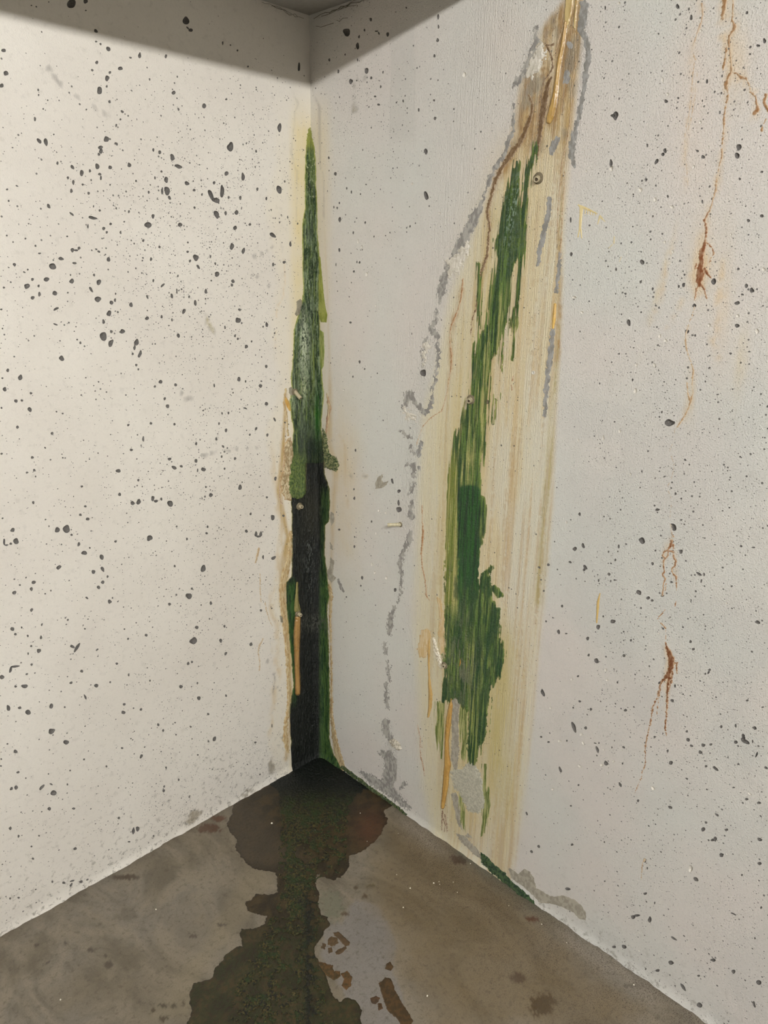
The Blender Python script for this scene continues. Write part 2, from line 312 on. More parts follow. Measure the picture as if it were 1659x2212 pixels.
# ------------------------------------------------------------------ air holes traced from the photograph
# tile: surface, x offset, y offset, scale | x,y,rx,ry[,angle][,d = painted dimple]
HOLES = '''L 0 0 4.424|683,35,40,46 818,10,22,24 916,296,20,16,30 35,482,22,18 57,700,23,25 17,818,18,22 1035,468,26,18,50 925,597,14,18 882,671,12,12 1150,654,26,16 1024,748,22,26 1050,693,12,14 952,865,25,36,-10 1020,826,10,12 1047,972,13,15 1335,530,14,28 1247,551,13,9,30 961,421,10,12 919,398,12,8 334,1138,12,20 365,860,9,13 369,908,8,11 413,1041,8,9 825,1047,8,9 456,958,8,8 1168,1067,12,17,-40 1151,1141,9,11 1110,1199,9,16 1225,1107,8,9 374,1347,18,27,-40 438,1357,17,40,-10 1017,1330,24,29 960,1410,22,20 965,1445,18,24 945,1475,13,14 1112,1375,12,20,-40 1465,1433,11,16 549,1559,12,15 692,1597,14,26,-30 781,1653,20,28 859,1633,12,15 930,1590,20,28 1053,1600,17,19 1236,1577,18,23,-30 953,1665,16,13 964,1700,9,24 649,1699,12,13 701,1742,13,22 791,1764,12,11 682,1824,14,20 847,1847,12,15 1052,1766,9,9 1300,1729,10,11 1481,1700,8,16 1421,1837,10,14 162,1777,14,7,30 68,1810,12,9 83,1920,10,11 465,1970,14,26,-30 685,2045,26,10,40 885,2082,40,16,15 953,2011,11,12 1110,1990,9,10 1232,2023,10,14 1462,2067,15,21 1415,2150,32,30 840,2163,9,20 991,2184,16,16 894,1972,6,12 274,2138,8,7 1187,2119,9,8 1057,2140,12,14 1430,759,8,12 120,1411,9,7 514,1285,8,8 871,1721,8,11 300,52,8,7 820,100,9,7
L 340 0 4.424|273,198,30,40 318,288,20,18 290,268,20,8,50 81,538,12,19 624,412,8,18 698,431,7,9 765,482,9,11 866,636,9,10 1353,640,11,44 155,886,19,19 201,1044,9,16,-30 447,1012,21,23 658,949,12,9 1120,909,6,6 1167,1220,20,40 697,1404,32,42 850,1370,7,11 943,1445,9,14 143,1504,21,32,-20 201,1591,34,20,20 22,1455,14,20 39,1639,10,12 84,1718,20,28 46,1826,12,32 92,1824,27,42,-20 115,1890,14,20,-20 282,1752,22,20,30 351,1817,14,14 426,1859,9,13 542,1747,12,17 660,1658,20,22 818,1690,18,36 512,1865,20,58,-20 618,1830,20,60,5 560,1915,42,22,12 681,1887,10,15 792,1891,13,19 955,1808,11,16 1163,1812,26,38,-20 1217,1734,8,12 1041,1897,10,15 355,1985,10,13 565,2050,22,42,-15 652,2037,13,20 756,2031,18,24 1087,2006,7,9 217,2148,22,20,30 742,2178,18,22 884,2145,13,13 1167,2125,7,11 1340,2137,8,10 1245,2076,6,14 403,1575,8,6 788,1525,7,7 190,733,7,10
L 0 500 4.424|65,39,10,9 243,68,9,10 339,137,9,12 125,101,9,7 378,209,14,9 692,178,18,20 755,160,14,16 725,180,25,9 583,260,26,16,20 503,334,34,30 138,317,16,16 712,303,20,12 1037,267,17,24 944,192,17,9,30 1008,221,8,8 920,170,12,8,30 1152,10,10,14 1020,8,12,12 1369,87,12,14 1443,265,11,18 1367,253,8,9 1360,279,8,9 265,365,9,10 232,389,14,7,30 310,458,14,14,-40 258,523,28,24 444,458,26,22 37,536,11,11 369,521,10,15 377,600,14,22 312,634,18,18,-30 524,590,24,22 648,585,9,8 686,475,22,24 899,416,10,14 944,485,23,26 870,555,12,30,-30 935,648,29,28 1065,680,19,19 1099,656,11,17 1105,595,8,11 1252,701,17,23 1042,783,22,28 1126,771,9,12 990,862,14,22 536,740,28,12,-30 530,888,22,8,20 658,872,10,9,40 1170,955,24,22,20 1064,957,15,14 988,1003,34,42 1059,1068,22,36,20 1063,1018,8,6 768,1064,11,13 589,1213,28,22,30 1305,1060,22,32 1286,1112,12,22 1337,1172,15,36,20 1268,1170,10,14 1302,1277,12,12 1322,1318,8,12 1405,830,20,17 74,1327,14,17 194,1396,20,28 45,1508,20,20 296,1546,12,12 152,1620,18,16 209,1615,13,11 14,1686,9,11 284,1702,19,24,-20 540,1722,9,8 599,1740,10,8 167,1870,15,14 498,1930,13,16 1226,1850,14,10,-30 1442,1834,12,14 1369,1983,11,24 942,1437,8,8 820,1398,7,7 1480,1482,11,12 1255,2087,15,13 309,2160,14,14 15,2124,13,9 600,2163,9,8 431,2067,10,8,30 937,2118,7,7 23,1402,10,9 12,745,12,8 24,928,8,8 642,47,11,8 1465,470,9,16 1408,625,10,20,-20
L 340 500 4.424|1102,35,34,18,45 712,143,20,32 822,185,14,32,20 1271,120,11,26 19,148,11,12 291,105,9,10 289,194,12,12 367,250,27,30 311,282,11,14 390,338,12,24,-30 507,240,9,15 553,307,9,14 570,408,24,24 1106,316,10,20 1212,294,17,13 196,425,8,12 722,476,18,17 712,512,12,16 515,470,8,9 50,515,26,10,-45 463,572,12,26 460,644,8,9 138,617,12,24 231,552,9,9 303,624,10,13 186,565,7,20 362,683,14,27 253,763,14,28,20 785,748,14,13 771,849,25,27 806,876,8,11 1045,890,13,24 1010,910,8,10 742,997,10,14 769,1026,11,12 850,1100,17,17 900,1051,8,11 646,917,8,16 200,995,16,20 139,845,8,16 779,1412,17,22 843,1433,8,12 985,1476,16,19 993,1431,10,8 1040,1290,12,18 543,1472,8,18 30,1437,17,20 174,1466,15,14 97,1670,18,18 70,1598,12,15 438,1711,9,9 1042,1647,19,16 618,1738,8,12 679,1735,9,13 840,1690,18,8,20 1120,1797,9,22,-20 589,1836,9,13 656,1901,13,17 943,1885,11,18,20 1051,1945,11,16 883,1942,9,12 563,1983,11,16 370,2028,11,16,20 628,2055,10,15,-30 668,2070,7,9 742,2170,11,15 369,2192,16,18 116,2175,18,14 614,2152,8,14 641,2106,10,8 163,1842,11,13,20 723,1541,8,8 1120,973,7,11 40,815,10,18 1220,1825,10,9
L 0 1000 4.424|258,92,12,10 327,70,13,13 340,130,8,9 1130,76,24,18 1322,165,11,12 782,225,12,11 318,379,12,15 1143,301,15,16 1267,384,20,20 1325,372,20,27,20 1460,340,16,26 1490,365,20,14 815,415,14,10 768,496,14,12 838,536,18,15 24,529,9,8 435,541,9,8 468,605,7,9 548,640,22,28,40 635,632,34,38,30 684,687,13,10 121,641,21,20 153,748,27,28 40,755,11,30 62,785,18,9 103,772,13,12 753,777,14,20,10 805,860,30,18 858,812,9,9 1430,718,27,27 1105,750,12,12 562,998,26,18,-40 322,1141,21,17 972,900,20,26 893,1041,20,18 980,1015,16,26,-35 1028,1086,10,13 982,1140,16,18 942,1189,17,17 137,1240,20,18 300,1205,14,20 190,1167,10,9 432,1250,9,8 486,1220,8,9 830,1290,15,10,30 1048,1325,20,18 1075,1290,8,9 302,1405,14,18,40 648,1500,11,10 118,1587,20,19 207,1573,9,10 147,1637,13,13 265,1653,10,12 811,1585,10,8 1397,1646,14,14 1224,1681,11,11 392,1668,12,17 372,1795,20,21 298,1750,11,10 269,1822,8,12 692,1755,26,13,30 735,1765,14,54,30 302,1927,12,12 1116,1918,12,12 102,1975,12,34,20 145,1945,42,11,-8 781,1990,15,14 19,2047,20,23 235,2134,30,19 149,2136,12,12 679,2101,16,12,-20 920,2128,22,17,-10 1230,2025,9,14 1053,2095,10,10 256,2018,13,9,-30 400,1545,9,14,30 1433,2081,9,10 1189,1588,8,8 928,1785,14,9,-40
L 340 1000 4.424|160,45,26,16,35 228,32,15,12 440,62,22,20 384,71,7,17 642,55,10,11 790,233,17,26,15 511,307,20,18 454,322,8,10 463,230,10,10 122,389,27,30 37,345,10,16 810,184,7,7 891,487,10,14 480,610,10,12 470,672,13,11 850,652,14,16,-30 942,680,15,24 988,680,15,24 965,704,22,10 282,727,10,13 184,607,9,10 438,1010,24,34,20 165,986,10,12 301,1272,28,30 329,1201,10,12 181,1260,10,10 116,1350,13,16 511,1340,12,18 418,1358,7,8 376,1572,18,16 641,1561,11,12 605,1698,14,20 894,1733,14,19 345,1700,32,36,30 653,1822,12,18,25 294,1917,12,17 330,1902,9,13 225,2138,17,18 382,2105,8,12 1102,522,18,28 1204,505,12,11 1110,908,24,16,-20 1046,329,11,11 1128,150,11,22 974,231,7,8 1093,1390,8,8 1186,1490,12,34,-10 498,1490,7,10 1010,900,10,18 990,1410,11,13
L 0 1500 4.424|80,130,18,28 188,128,17,13 268,171,26,25 490,112,18,26,20 619,122,10,9 815,25,10,26,-20 1187,95,13,14 1180,173,18,18 1276,132,8,8 1347,144,12,14,20 493,352,32,26,-20 632,457,25,24 71,473,10,8 148,546,20,17 173,744,15,11,-40 1167,513,13,9 1350,592,13,22,20 803,621,10,10 1017,688,10,10 109,901,17,14,-40 154,890,18,20 400,888,14,34,40 512,942,28,26,-20 471,1093,16,18 704,1091,14,12 98,1281,15,14,-30 177,1355,10,14 718,1474,18,13,-30 315,1570,12,10 1136,1181,13,12 1275,1305,14,32,10 1315,1285,18,24 680,1820,10,22,30 690,1782,24,8,-20 610,1800,16,12 178,1943,13,9 97,1950,9,12 463,760,7,8 247,800,7,9 9,684,10,8 12,618,8,10 644,860,7,12 670,728,9,9,-30 373,1351,9,9 301,1453,10,9 489,858,16,8,20 1251,423,7,7 376,71,6,5 775,1790,16,14 835,1770,14,7,-40 500,1790,8,14 1467,1353,8,9 1233,1408,14,7
L 340 1500 4.424|396,36,17,20 485,188,11,12 319,310,9,9 55,345,11,13,20 8,290,12,14 169,270,8,8 178,385,8,9 545,425,15,26,20 487,448,7,13 936,459,12,9 203,816,9,12 60,920,14,14 65,880,9,12 304,981,7,9 35,547,7,7 83,700,8,13 386,578,9,8 656,12,9,13 1095,300,5,20 860,670,7,6 980,765,8,9
R 680 0 4.424|305,308,36,36 535,186,13,17 409,440,17,30 423,352,9,14 475,288,8,14 590,298,16,7,0 612,318,7,16,-25 697,328,13,23 1179,160,12,24 1182,255,8,20 1174,384,14,18 1143,534,10,17 139,572,10,15 225,683,9,19 495,676,20,27 345,779,17,27 539,745,11,14 652,690,7,14 630,828,8,14 400,770,7,8 290,521,6,10 409,573,6,14 845,965,8,14 1140,959,9,12 993,1050,9,17 1149,1131,12,17 1061,1447,18,27 1064,1870,18,46,-20 197,1661,14,17 134,1508,8,14 239,2098,12,27 214,1987,9,11 182,1980,6,13 875,74,9,8 610,1000,14,10 576,922,12,9 780,980,7,10 482,2127,8,13 910,2163,7,12 490,1763,7,8 540,1221,6,7 896,1252,6,6 942,437,6,10 1190,2040,12,13,d 930,1757,12,14,d 1430,715,16,28,d 350,1835,6,16 305,1800,7,12 235,1940,7,11 437,1855,6,10
R 700 500 5.531|183,222,12,24 597,60,7,13 425,370,12,14 393,365,6,18 356,478,12,14 210,333,12,20,d 147,547,8,14,d 142,397,6,20 349,15,10,17 327,611,6,10 508,512,18,28,d 407,120,12,30,d 450,185,12,22,d 316,1088,16,12 425,1558,12,20 485,1643,9,11 437,1422,9,15,d 345,1735,8,14 636,1694,7,9 1185,1690,34,44 230,1895,9,13,d 161,713,6,9 1049,1222,5,13 735,50,7,8 1118,725,8,16,d 617,890,7,20,d 585,1100,7,16,d
R 700 900 5.531|376,402,9,20 357,868,8,14 362,976,12,20 654,1122,14,18,d 568,1253,10,15 365,1437,8,12 363,1552,12,16 181,1350,16,11 570,1765,14,26,d 605,1865,10,24,d 743,1925,14,26,d 455,1925,14,22 440,2020,10,12 895,1110,30,36 890,1030,14,34 895,890,22,20 815,770,13,34,-20 850,2070,16,24 267,2155,8,12 735,1150,12,14,d 620,1395,8,24,d
R 1000 0 4.424|1432,1105,24,14 1458,1105,26,42 1415,1560,16,34 1418,1610,18,30,d 1066,818,5,10 1230,474,7,7 1030,2100,7,26 1208,2155,8,9 1180,1635,8,14,d 1360,75,8,20
R 1200 430 7.375|240,335,12,44 540,420,15,17 250,878,22,34 387,497,10,10 1231,440,11,12 1385,1003,28,42,-20 965,1118,16,28 850,838,12,12 837,1074,12,15 523,800,9,10 393,1369,10,12 300,1567,34,24,d 420,1805,22,24,d 1165,1970,30,48,-25 1051,1838,11,13 1268,2100,10,12 1104,1505,9,12 490,850,10,12,d 880,1148,8,10 1170,1315,9,8 1208,1148,8,9 510,1135,7,9
R 1319 0 4.424|640,62,17,24 748,87,9,16 770,168,14,26 1302,122,11,18,20 458,323,8,10 1410,437,18,14 1470,390,16,24 863,293,15,14,d 497,765,12,26,d 837,783,10,12 921,778,11,22 1065,727,8,14 646,937,11,11 1060,890,8,12 877,963,7,11 1151,677,12,20 1045,1073,8,16 1177,1050,7,9 530,968,17,18 1226,1407,24,33,20 1210,1487,24,28 520,1440,16,24 500,1475,16,18 440,1543,17,26,30 884,1500,18,18,40 830,1443,14,12 350,1390,9,18 339,1718,13,16 1445,1643,15,10 158,1750,8,8 285,1815,22,24,d 217,1858,8,9 425,1908,16,24,d 546,1877,10,14 585,1980,22,18,d 877,1927,9,20 1317,2108,15,16 1445,2064,18,16,-20 404,2067,8,11 212,2165,7,7 548,1204,7,9 857,1170,13,18,d 1230,1706,6,12 545,900,14,16,d 1332,517,10,10 80,30,16,14,d 590,750,10,12,d 935,1405,10,14,d 795,1595,14,18,d
R 1319 450 4.424|301,515,18,26,-20 287,704,11,15 402,770,11,14 383,297,8,10 494,244,10,9 518,324,13,16,d 985,700,26,27 1220,579,13,12 1297,742,15,22 1350,783,22,24 1258,824,14,10 1210,905,27,17,-20 1215,1028,20,16,d 1210,1122,22,20 1463,584,20,22,d 696,733,14,22 651,747,10,14 706,635,9,12 800,930,18,20 173,1090,18,28,-20 730,1178,22,20 780,1213,10,10 808,1215,10,12 942,1118,18,17,d 525,1265,16,18,d 470,1222,13,22,d 1400,1175,18,28,d 1146,1387,14,10,20 943,1526,9,14,40 419,1500,14,22,d 247,1499,12,14,d 728,1625,11,11 235,1745,18,26,d 905,1655,8,10 1325,1370,14,6 562,2050,46,34 489,1948,9,13 607,1982,6,6 1018,1780,7,7 1428,1879,7,7 1161,1937,7,7 51,583,10,18,d 104,1013,7,8 292,993,9,10 783,1020,13,10 593,413,12,16,d 1305,1325,7,7 210,1640,9,14 1355,1743,7,7 1150,250,10,12,d 1180,805,12,12,d
R 1319 900 4.424|620,737,10,14 675,783,10,9 447,890,22,13,-10 600,1055,28,36,-30 585,1190,20,16 672,1290,18,20 300,1185,34,26,30 428,1280,10,9 400,1405,12,16 77,1240,10,16 44,1370,9,12 845,1503,30,12,30 893,1508,9,17 1247,1238,13,11 1365,1250,18,7 270,1680,28,20,30 358,1733,18,16 397,1757,13,13 580,1580,13,10 490,1350,10,9 495,1713,17,9 22,1957,24,20 1405,1965,28,14,25 763,2150,12,14 500,2025,14,9,45 515,573,16,6,-20 712,413,13,9,30 1238,384,10,9 1070,900,9,7 1135,870,10,8 621,464,7,6 1474,201,9,8 194,2138,9,14 865,1577,7,12 125,2055,8,9
R 1319 1350 4.424|790,232,14,13 128,293,15,14 945,430,12,14 935,455,10,16,30 905,467,10,11 470,555,15,16 615,583,9,18 588,723,16,16 142,815,15,14 1305,722,13,11 1058,972,10,17 1195,963,9,20 1376,985,20,17,30 740,1097,16,20,-20 728,1017,11,12 886,1149,20,16,30 958,1142,14,12 858,1216,18,17 576,1317,20,18,35 912,1350,13,12 1285,1112,46,20,25 1267,1058,16,18 1270,1085,18,26 1197,1120,17,17 1005,1375,30,13,30 990,1358,14,9 1220,1330,12,9 1485,1365,20,11,30 545,1203,10,14 773,1155,18,11,30 420,1070,11,10 124,1168,12,9 92,1527,12,22,-20 262,1680,13,12 570,1743,24,12,30 1300,1665,18,11 1417,1700,18,13 1016,1815,22,11,40 885,1953,20,20 912,1888,13,12 1000,2045,18,22,20 975,2055,18,14 1425,2050,24,16,30 1108,1957,16,13 1060,2195,20,16 1357,1113,7,16 1395,1240,8,30,20 727,1467,13,7,20 1175,1553,14,7 405,1560,16,24,-30,d 1330,1615,24,9,30,d 765,160,11,12 66,548,8,10 1453,786,13,7
R 1150 1350 5.528|786,25,22,30 313,82,18,28,-20 404,103,14,10 660,162,20,20 430,290,13,18,d 672,360,13,18 766,428,24,34,-25 893,657,18,16,d 1015,686,10,14 470,650,16,18,d 545,612,12,14,40 565,912,16,14 698,1007,15,18 487,988,10,13 215,992,12,14,d 125,810,18,50,-25 495,1220,24,62,-20 636,1230,17,20 583,1307,20,18,d 325,1387,24,17,d 412,1383,12,12 105,1337,15,12 193,1398,15,12 605,1410,14,24,-30,d 775,1487,17,42,-22 750,1412,18,7,10 795,1410,9,12 849,1488,12,14,d 880,1652,24,30,-50 825,1675,20,18,d 968,1630,16,14,d 1090,1460,18,12,30 1076,1655,9,14 567,1690,30,15,40,d 333,1728,16,36,-20 903,1772,14,18,d 551,1912,12,12 1048,1905,13,30,-20 242,1962,18,20,d 460,2160,12,11,30 875,540,18,22,d 950,1463,8,12
R 1150 850 4.424|451,1153,12,16 405,1485,20,20 485,1455,15,24,-20 505,1660,16,24,-40 495,1685,14,14 361,1612,16,10,20 153,1637,14,13 825,1462,10,18 792,1590,10,12 817,1510,7,9 728,1512,8,11 733,1727,13,15 633,1787,9,14 748,1793,8,12 284,2032,11,15 677,2130,8,11 83,1780,7,10 109,1886,9,10 850,1967,8,8 678,425,12,24,d 439,447,9,16,d 834,360,13,18,d 938,773,10,16,d 1038,2050,9,11 131,2178,9,10 66,1663,14,8,40 325,1230,9,16,d 787,1783,12,8
R 1100 1750 2.968|112,22,6,12,-20 189,233,8,11,-30 143,266,11,8,30 403,221,9,8 375,505,17,10 868,322,10,15 872,535,12,8 885,372,5,8 1197,443,19,11,40 1163,375,14,22,d 1605,342,13,11 1360,290,12,12 795,685,14,14 820,675,18,8 901,702,12,18 737,876,17,12,20 672,877,12,9 1037,978,18,13 1115,1135,9,30,-35 1220,1250,18,16,30 1307,961,17,11 1438,1035,13,13,-30 1600,1105,16,17 1570,1245,8,22,-20 1437,665,18,5,25 1615,625,7,8 1575,821,6,7 875,1018,5,8 1214,1062,9,7 1055,822,22,7,35 1492,416,7,7 613,456,5,5 933,595,4,9 951,1028,13,10 610,205,5,6'''
rng = random.Random(7)
def outline(cx, cy, rx, ry, ang, n, seed):         # irregular closed outline in picture pixels
    r = random.Random(seed); ph = [r.random() * 6.28 for _ in range(3)]; am = [r.uniform(.04, .12), r.uniform(.03, .11), r.uniform(.02, .07)]
    out = []; ca, sa = math.cos(math.radians(ang)), math.sin(math.radians(ang))
    for i in range(n):
        t = 6.28318 * i / n; k = 1 + sum(am[j] * math.sin((j + 2) * t + ph[j]) for j in range(3))
        x, y = rx * k * math.cos(t), ry * k * math.sin(t)
        out.append((cx + x * ca - y * sa, cy + x * sa + y * ca))
    return out
PITS = {'L': [], 'R': []}                          # (outline ab, size px, dimple, part)
for line in HOLES.strip().split('\n'):
    h, body = line.split('|'); s, ox, oy, scl = h.split(); ox, oy, scl = float(ox), float(oy), float(scl)
    for it in body.split():
        v = it.split(','); d = v[-1] == 'd'; v = [float(x) for x in (v[:-1] if d else v)]
        cx, cy = ox + v[0] / scl, oy + v[1] / scl; rx, ry = v[2] / scl, v[3] / scl; an = v[4] if len(v) > 4 else 0
        n = 8 if max(rx, ry) < 2.5 else 12 if max(rx, ry) < 6 else 18
        PITS[s].append((hit(s, outline(cx, cy, rx, ry, an, n, hash((int(cx * 10), int(cy * 10))) & 0xffff)), math.sqrt(rx * ry), d, True))
AMAX = {'L': 1.5, 'R': 1.85}
for s, cnt in (('L', 1900), ('R', 420)):           # the smaller holes between the traced ones
    pos = [(p[0].mean(0), np.ptp(p[0], 0).max()) for p in PITS[s]]
    cell = {}
    for c, r in pos: cell.setdefault((int(c[0] / 0.03), int(c[1] / 0.03)), []).append((c[0], c[1], r / 2 + 0.002))
    k = 0; tries = 0
    while k < cnt and tries < 40000:
        tries += 1; a = rng.uniform(0.02, AMAX[s]); z = rng.uniform(0.03, HC - 0.02)
        px = to_px(P3(s, np.array([a, z]), 0.0)); x, y = px
        if not (-60 < x < 1719 and -60 < y < 2260): 
            if rng.random() < 0.75: continue
        if s == 'L':
            dens = 0.25 + 0.9 * math.exp(-((x - 430) / 190) ** 2 - ((y - 480) / 190) ** 2) + 0.35 * math.exp(-((x - 470) / 130) ** 2 - ((y - 1050) / 350) ** 2) + 0.3 * math.exp(-((x - 380) / 160) ** 2 - ((y - 1600) / 120) ** 2)
            if x > 610: continue
            if y < 160: dens *= 0.4
        else:
            dens = 0.10 + 0.25 * (x < 850 and y < 520) + 0.4 * math.exp(-((x - 1480) / 160) ** 2 - ((y - 1620) / 150) ** 2) + 0.10 * (x > 1280) + 0.12 * (x > 1280 and y > 900) + 0.2 * math.exp(-((x - 1440) / 90) ** 2 - ((y - 620) / 90) ** 2)
            if 880 < x < 1215 and y < 1900: dens *= 0.25
            if x < 725: continue
        cl = fbm(np.array([a, z]), 0.09, 0.09, 2, 3 if s == 'L' else 4)
        if rng.random() > dens * (0.3 + 1.8 * max(0, cl - 0.3)): continue
        r = 0.00088 * math.exp(rng.gauss(0, 0.38)); r = min(r, 0.0024); ci = (int(a / 0.03), int(z / 0.03)); bad = False
        for i in (-1, 0, 1):
            for j in (-1, 0, 1):
                for q in cell.get((ci[0] + i, ci[1] + j), []):
                    if math.hypot(q[0] - a, q[1] - z) < q[2] + r + 0.0012: bad = True
        if bad: continue
        cell.setdefault(ci, []).append((a, z, r)); an = rng.random() * 3; e = rng.uniform(0.65, 1)
        o = np.array([(a + r * math.cos(t) * e * math.cos(an) - r * math.sin(t) * math.sin(an), z + r * math.cos(t) * e * math.sin(an) + r * math.sin(t) * math.cos(an)) for t in [6.283 * i / 7 for i in range(7)]])
        PITS[s].append((o, 0.7, s == 'R' and rng.random() < 0.72, False)); k += 1

# ------------------------------------------------------------------ stains carried by the wall paint and the floor
STREAKS = [[(1221, 20, 6), (1206, 90, 5), (1194, 145, 5), (1170, 200, 10), (1160, 270, 14), (1110, 330, 12), (1070, 385, 9), (1058, 430, 6), (1050, 560, 5), (1030, 680, 4)]]
CRUMBLE = [[(1160, 60, 8), (1140, 130, 16), (1110, 190, 10), (1108, 280, 6), (1085, 340, 8), (1058, 390, 8), (1032, 450, 10), (1010, 500, 16), (985, 550, 22), (968, 590, 22), (950, 650, 12), (938, 720, 14), (925, 790, 18), (905, 860, 24), (895, 920, 18), (890, 1000, 14), (885, 1090, 20), (880, 1160, 12), (868, 1220, 8), (864, 1300, 6)], [(1262, 10, 10), (1266, 120, 12), (1255, 230, 8), (1240, 330, 12)], [(840, 1560, 10), (842, 1640, 22), (850, 1700, 24), (880, 1740, 10)]]
def wall_fields(s, ab):
    p = to_px(P3(s, ab, 0.0)); x, y = p[..., 0], p[..., 1]; n = ab.shape[0]
    col = np.tile(A(212, 203, 190), (n, 1)); al = np.zeros(n); speck = np.zeros(n); brush = np.zeros(n); grime = np.zeros(n)
    cream = A(214, 203, 165); def_n = fbm(ab, 0.03, 0.3, 4, 11); blot = fbm(ab, 0.05, 0.05, 4, 12)
    def over(c, a):
        nonlocal col, al
        a = np.clip(a, 0, 1); t = a + al * (1 - a) + 1e-6
        col = (np.asarray(c) * a[:, None] + col * (al * (1 - a))[:, None]) / t[:, None]; al = t
    if s == 'L':
        speck = 0.10 + 0.55 * np.exp(-((x - 430) / 210) ** 2 - ((y - 500) / 260) ** 2) + 0.25 * np.exp(-((x - 430) / 160) ** 2 - ((y - 1200) / 400) ** 2) + 0.55 * np.exp(-((x - 560) / 50) ** 2 - ((y - 1640) / 50) ** 2) + 0.3 * np.exp(-((x - 420) / 170) ** 2 - ((y - 1760) / 60) ** 2)
        speck = speck * (0.4 + 1.2 * blot) * ss(y, 60, 260)
        e = x - (560 + 55 * fbm(np.stack([0 * x, ab[:, 1]], 1), 1, 0.16, 4, 40))      # pale damp band beside the corner
        over(A(218, 206, 180), ss(e, -8, 14) * 0.36 * ss(y, 150, 420))
        over(A(212, 194, 146), ss(x, 618, 644) * 0.7 * ss(y, 170, 330) * (0.5 + blot))
        ed = 1 - np.clip(np.abs(e - 6) / (5 + 9 * blot), 0, 1)
        over(A(190, 160, 105), ed * 0.5 * ss(y, 880, 1080) * ss(fbm(ab, 0.012, 0.05, 3, 14), 0.35, 0.6) * (1 - ss(y, 1560, 1650)))
        over(A(176, 146, 92), np.clip(dline(p, [(618, 850, 5), (612, 960, 7), (603, 1060, 8), (606, 1090, 9), (622, 1160, 7), (614, 1230, 14), (612, 1300, 12), (624, 1400, 8), (628, 1560, 7), (618, 1640, 6)]) / 6, 0, 1) * (0.45 + 0.8 * blot))
        over(A(205, 172, 118), np.clip(dline(p, [(613, 560, 2), (616, 600, 2), (612, 640, 2), (598, 665, 2), (595, 720, 1.5), (594, 780, 1)]) / 2.5, 0, 1) * 0.5)
        over(A(150, 143, 128), np.clip(dline(p, [(632, 200, 2), (645, 225, 4), (638, 240, 3), (632, 300, 2), (629, 330, 4), (637, 360, 2), (642, 370, 4), (641, 420, 2), (641, 480, 2)]) / 3, 0, 1) * 0.42 * (fbm(ab, .008, .012, 3, 15) * 1.4))
        over(A(170, 158, 120), np.clip(dline(p, [(447, 685, 3), (452, 698, 7), (459, 715, 6)]) / 3, 0, 1) * 0.85 * ss(fbm(ab, .005, .005, 3, 16), .35, .5))
        for l in ([(85, 108, .7), (100, 140, .7), (130, 182, .8), (165, 210, .8), (200, 232, .8), (243, 252, .7)], [(545, 556, 1), (570, 544, .9), (593, 532, .7)], [(535, 595, .8), (562, 598, .7), (582, 619, .8)], [(430, 985, .7), (480, 975, .7), (560, 966, .6)],
                  [(577, 1425, 1), (592, 1460, 1.3), (600, 1485, 1), (612, 1505, .8)], [(594, 1455, .8), (590, 1500, .8)], [(62, 728, .8), (75, 734, .8), (82, 730, .8)], [(392, 845, .9), (400, 860, 1), (412, 864, 1), (416, 858, .8)], [(345, 1738, 1), (378, 1724, .8)]):
            over(A(140, 132, 122), np.clip(dline(p, l) + 0.6, 0, 1) * 0.6)
        grime = 0.85 * np.exp(-ab[:, 1] / 0.10) * (1 - ss(x, 500, 640) * .3) + 0.5 * np.exp(-((x - 470) / 60) ** 2 - ((y - 1650) / 40) ** 2) + 0.15
        grime = grime * (x < 620) * 0.9
        for c, rr in (((587, 1655), (6, 14)), ((418, 1765), (10, 6)), ((424, 1756), (14, 5)), ((612, 1594), (4, 7)), ((411, 1775), (9, 5)), ((527, 1717), (7, 3)), ((538, 1707), (10, 3))):
            over(A(150, 138, 118), ss(1.2 - np.hypot((x - c[0]) / rr[0], (y - c[1]) / rr[1]) + .8 * (fbm(ab, .004, .004, 3, 17) - .5), 0, .25) * 0.8)
    else:
        speck = 0.05 + 0.35 * np.exp(-((x - 790) / 90) ** 2 - ((y - 250) / 110) ** 2) + 0.22 * (x > 1290) * blot * 1.6 + 0.2 * np.exp(-((x - 1480) / 130) ** 2 - ((y - 1300) / 300) ** 2)
        # broad cream wash of the lime run
        le = np.interp(y, [0, 60, 180, 330, 470, 640, 800, 900, 1000, 1200, 1350, 1500, 1700, 1800, 1900], [1215, 1165, 1120, 1095, 1030, 965, 935, 905, 900, 890, 885, 895, 905, 930, 970])
        re = np.interp(y, [0, 100, 300, 500, 700, 900, 1100, 1300, 1500, 1700, 1850, 1900], [1262, 1258, 1238, 1222, 1216, 1205, 1198, 1180, 1160, 1140, 1120, 1110])
        inside = ss(x - le, -6, 22) * ss(re - x, -4, 16) * (1 - ss(y, 1890, 1960))
        over(A(210, 199, 170), inside * (0.50 + 0.5 * def_n))
        over(A(206, 188, 148), inside * ss(def_n, 0.42, 0.66) * ss(x - le, 30, 90) * 0.5)
        over(A(176, 146, 104), inside * ss(fbm(ab, 0.0065, 0.5, 3, 28), 0.56, 0.66) * .5 * ss(x - le, 20, 60))
        over(A(186, 150, 96), inside * ss(fbm(ab, 0.010, 0.35, 3, 21), 0.5, 0.68) * 0.40 * ss(x, 1000, 1060))
        mid = np.interp(y, [300, 500, 800, 1100, 1400, 1600, 1850], [1120, 1100, 1050, 1010, 1020, 1010, 1030])
        over(A(202, 176, 126), np.exp(-((x - mid) / 56) ** 2) * ss(y, 250, 360) * (1 - ss(y, 1720, 1900)) * (0.25 + 0.5 * def_n))
        over(A(188, 172, 116), np.exp(-((x - mid - 66) / 34) ** 2) * ss(y, 1280, 1420) * (1 - ss(y, 1650, 1850)) * (0.45 + 0.6 * def_n))
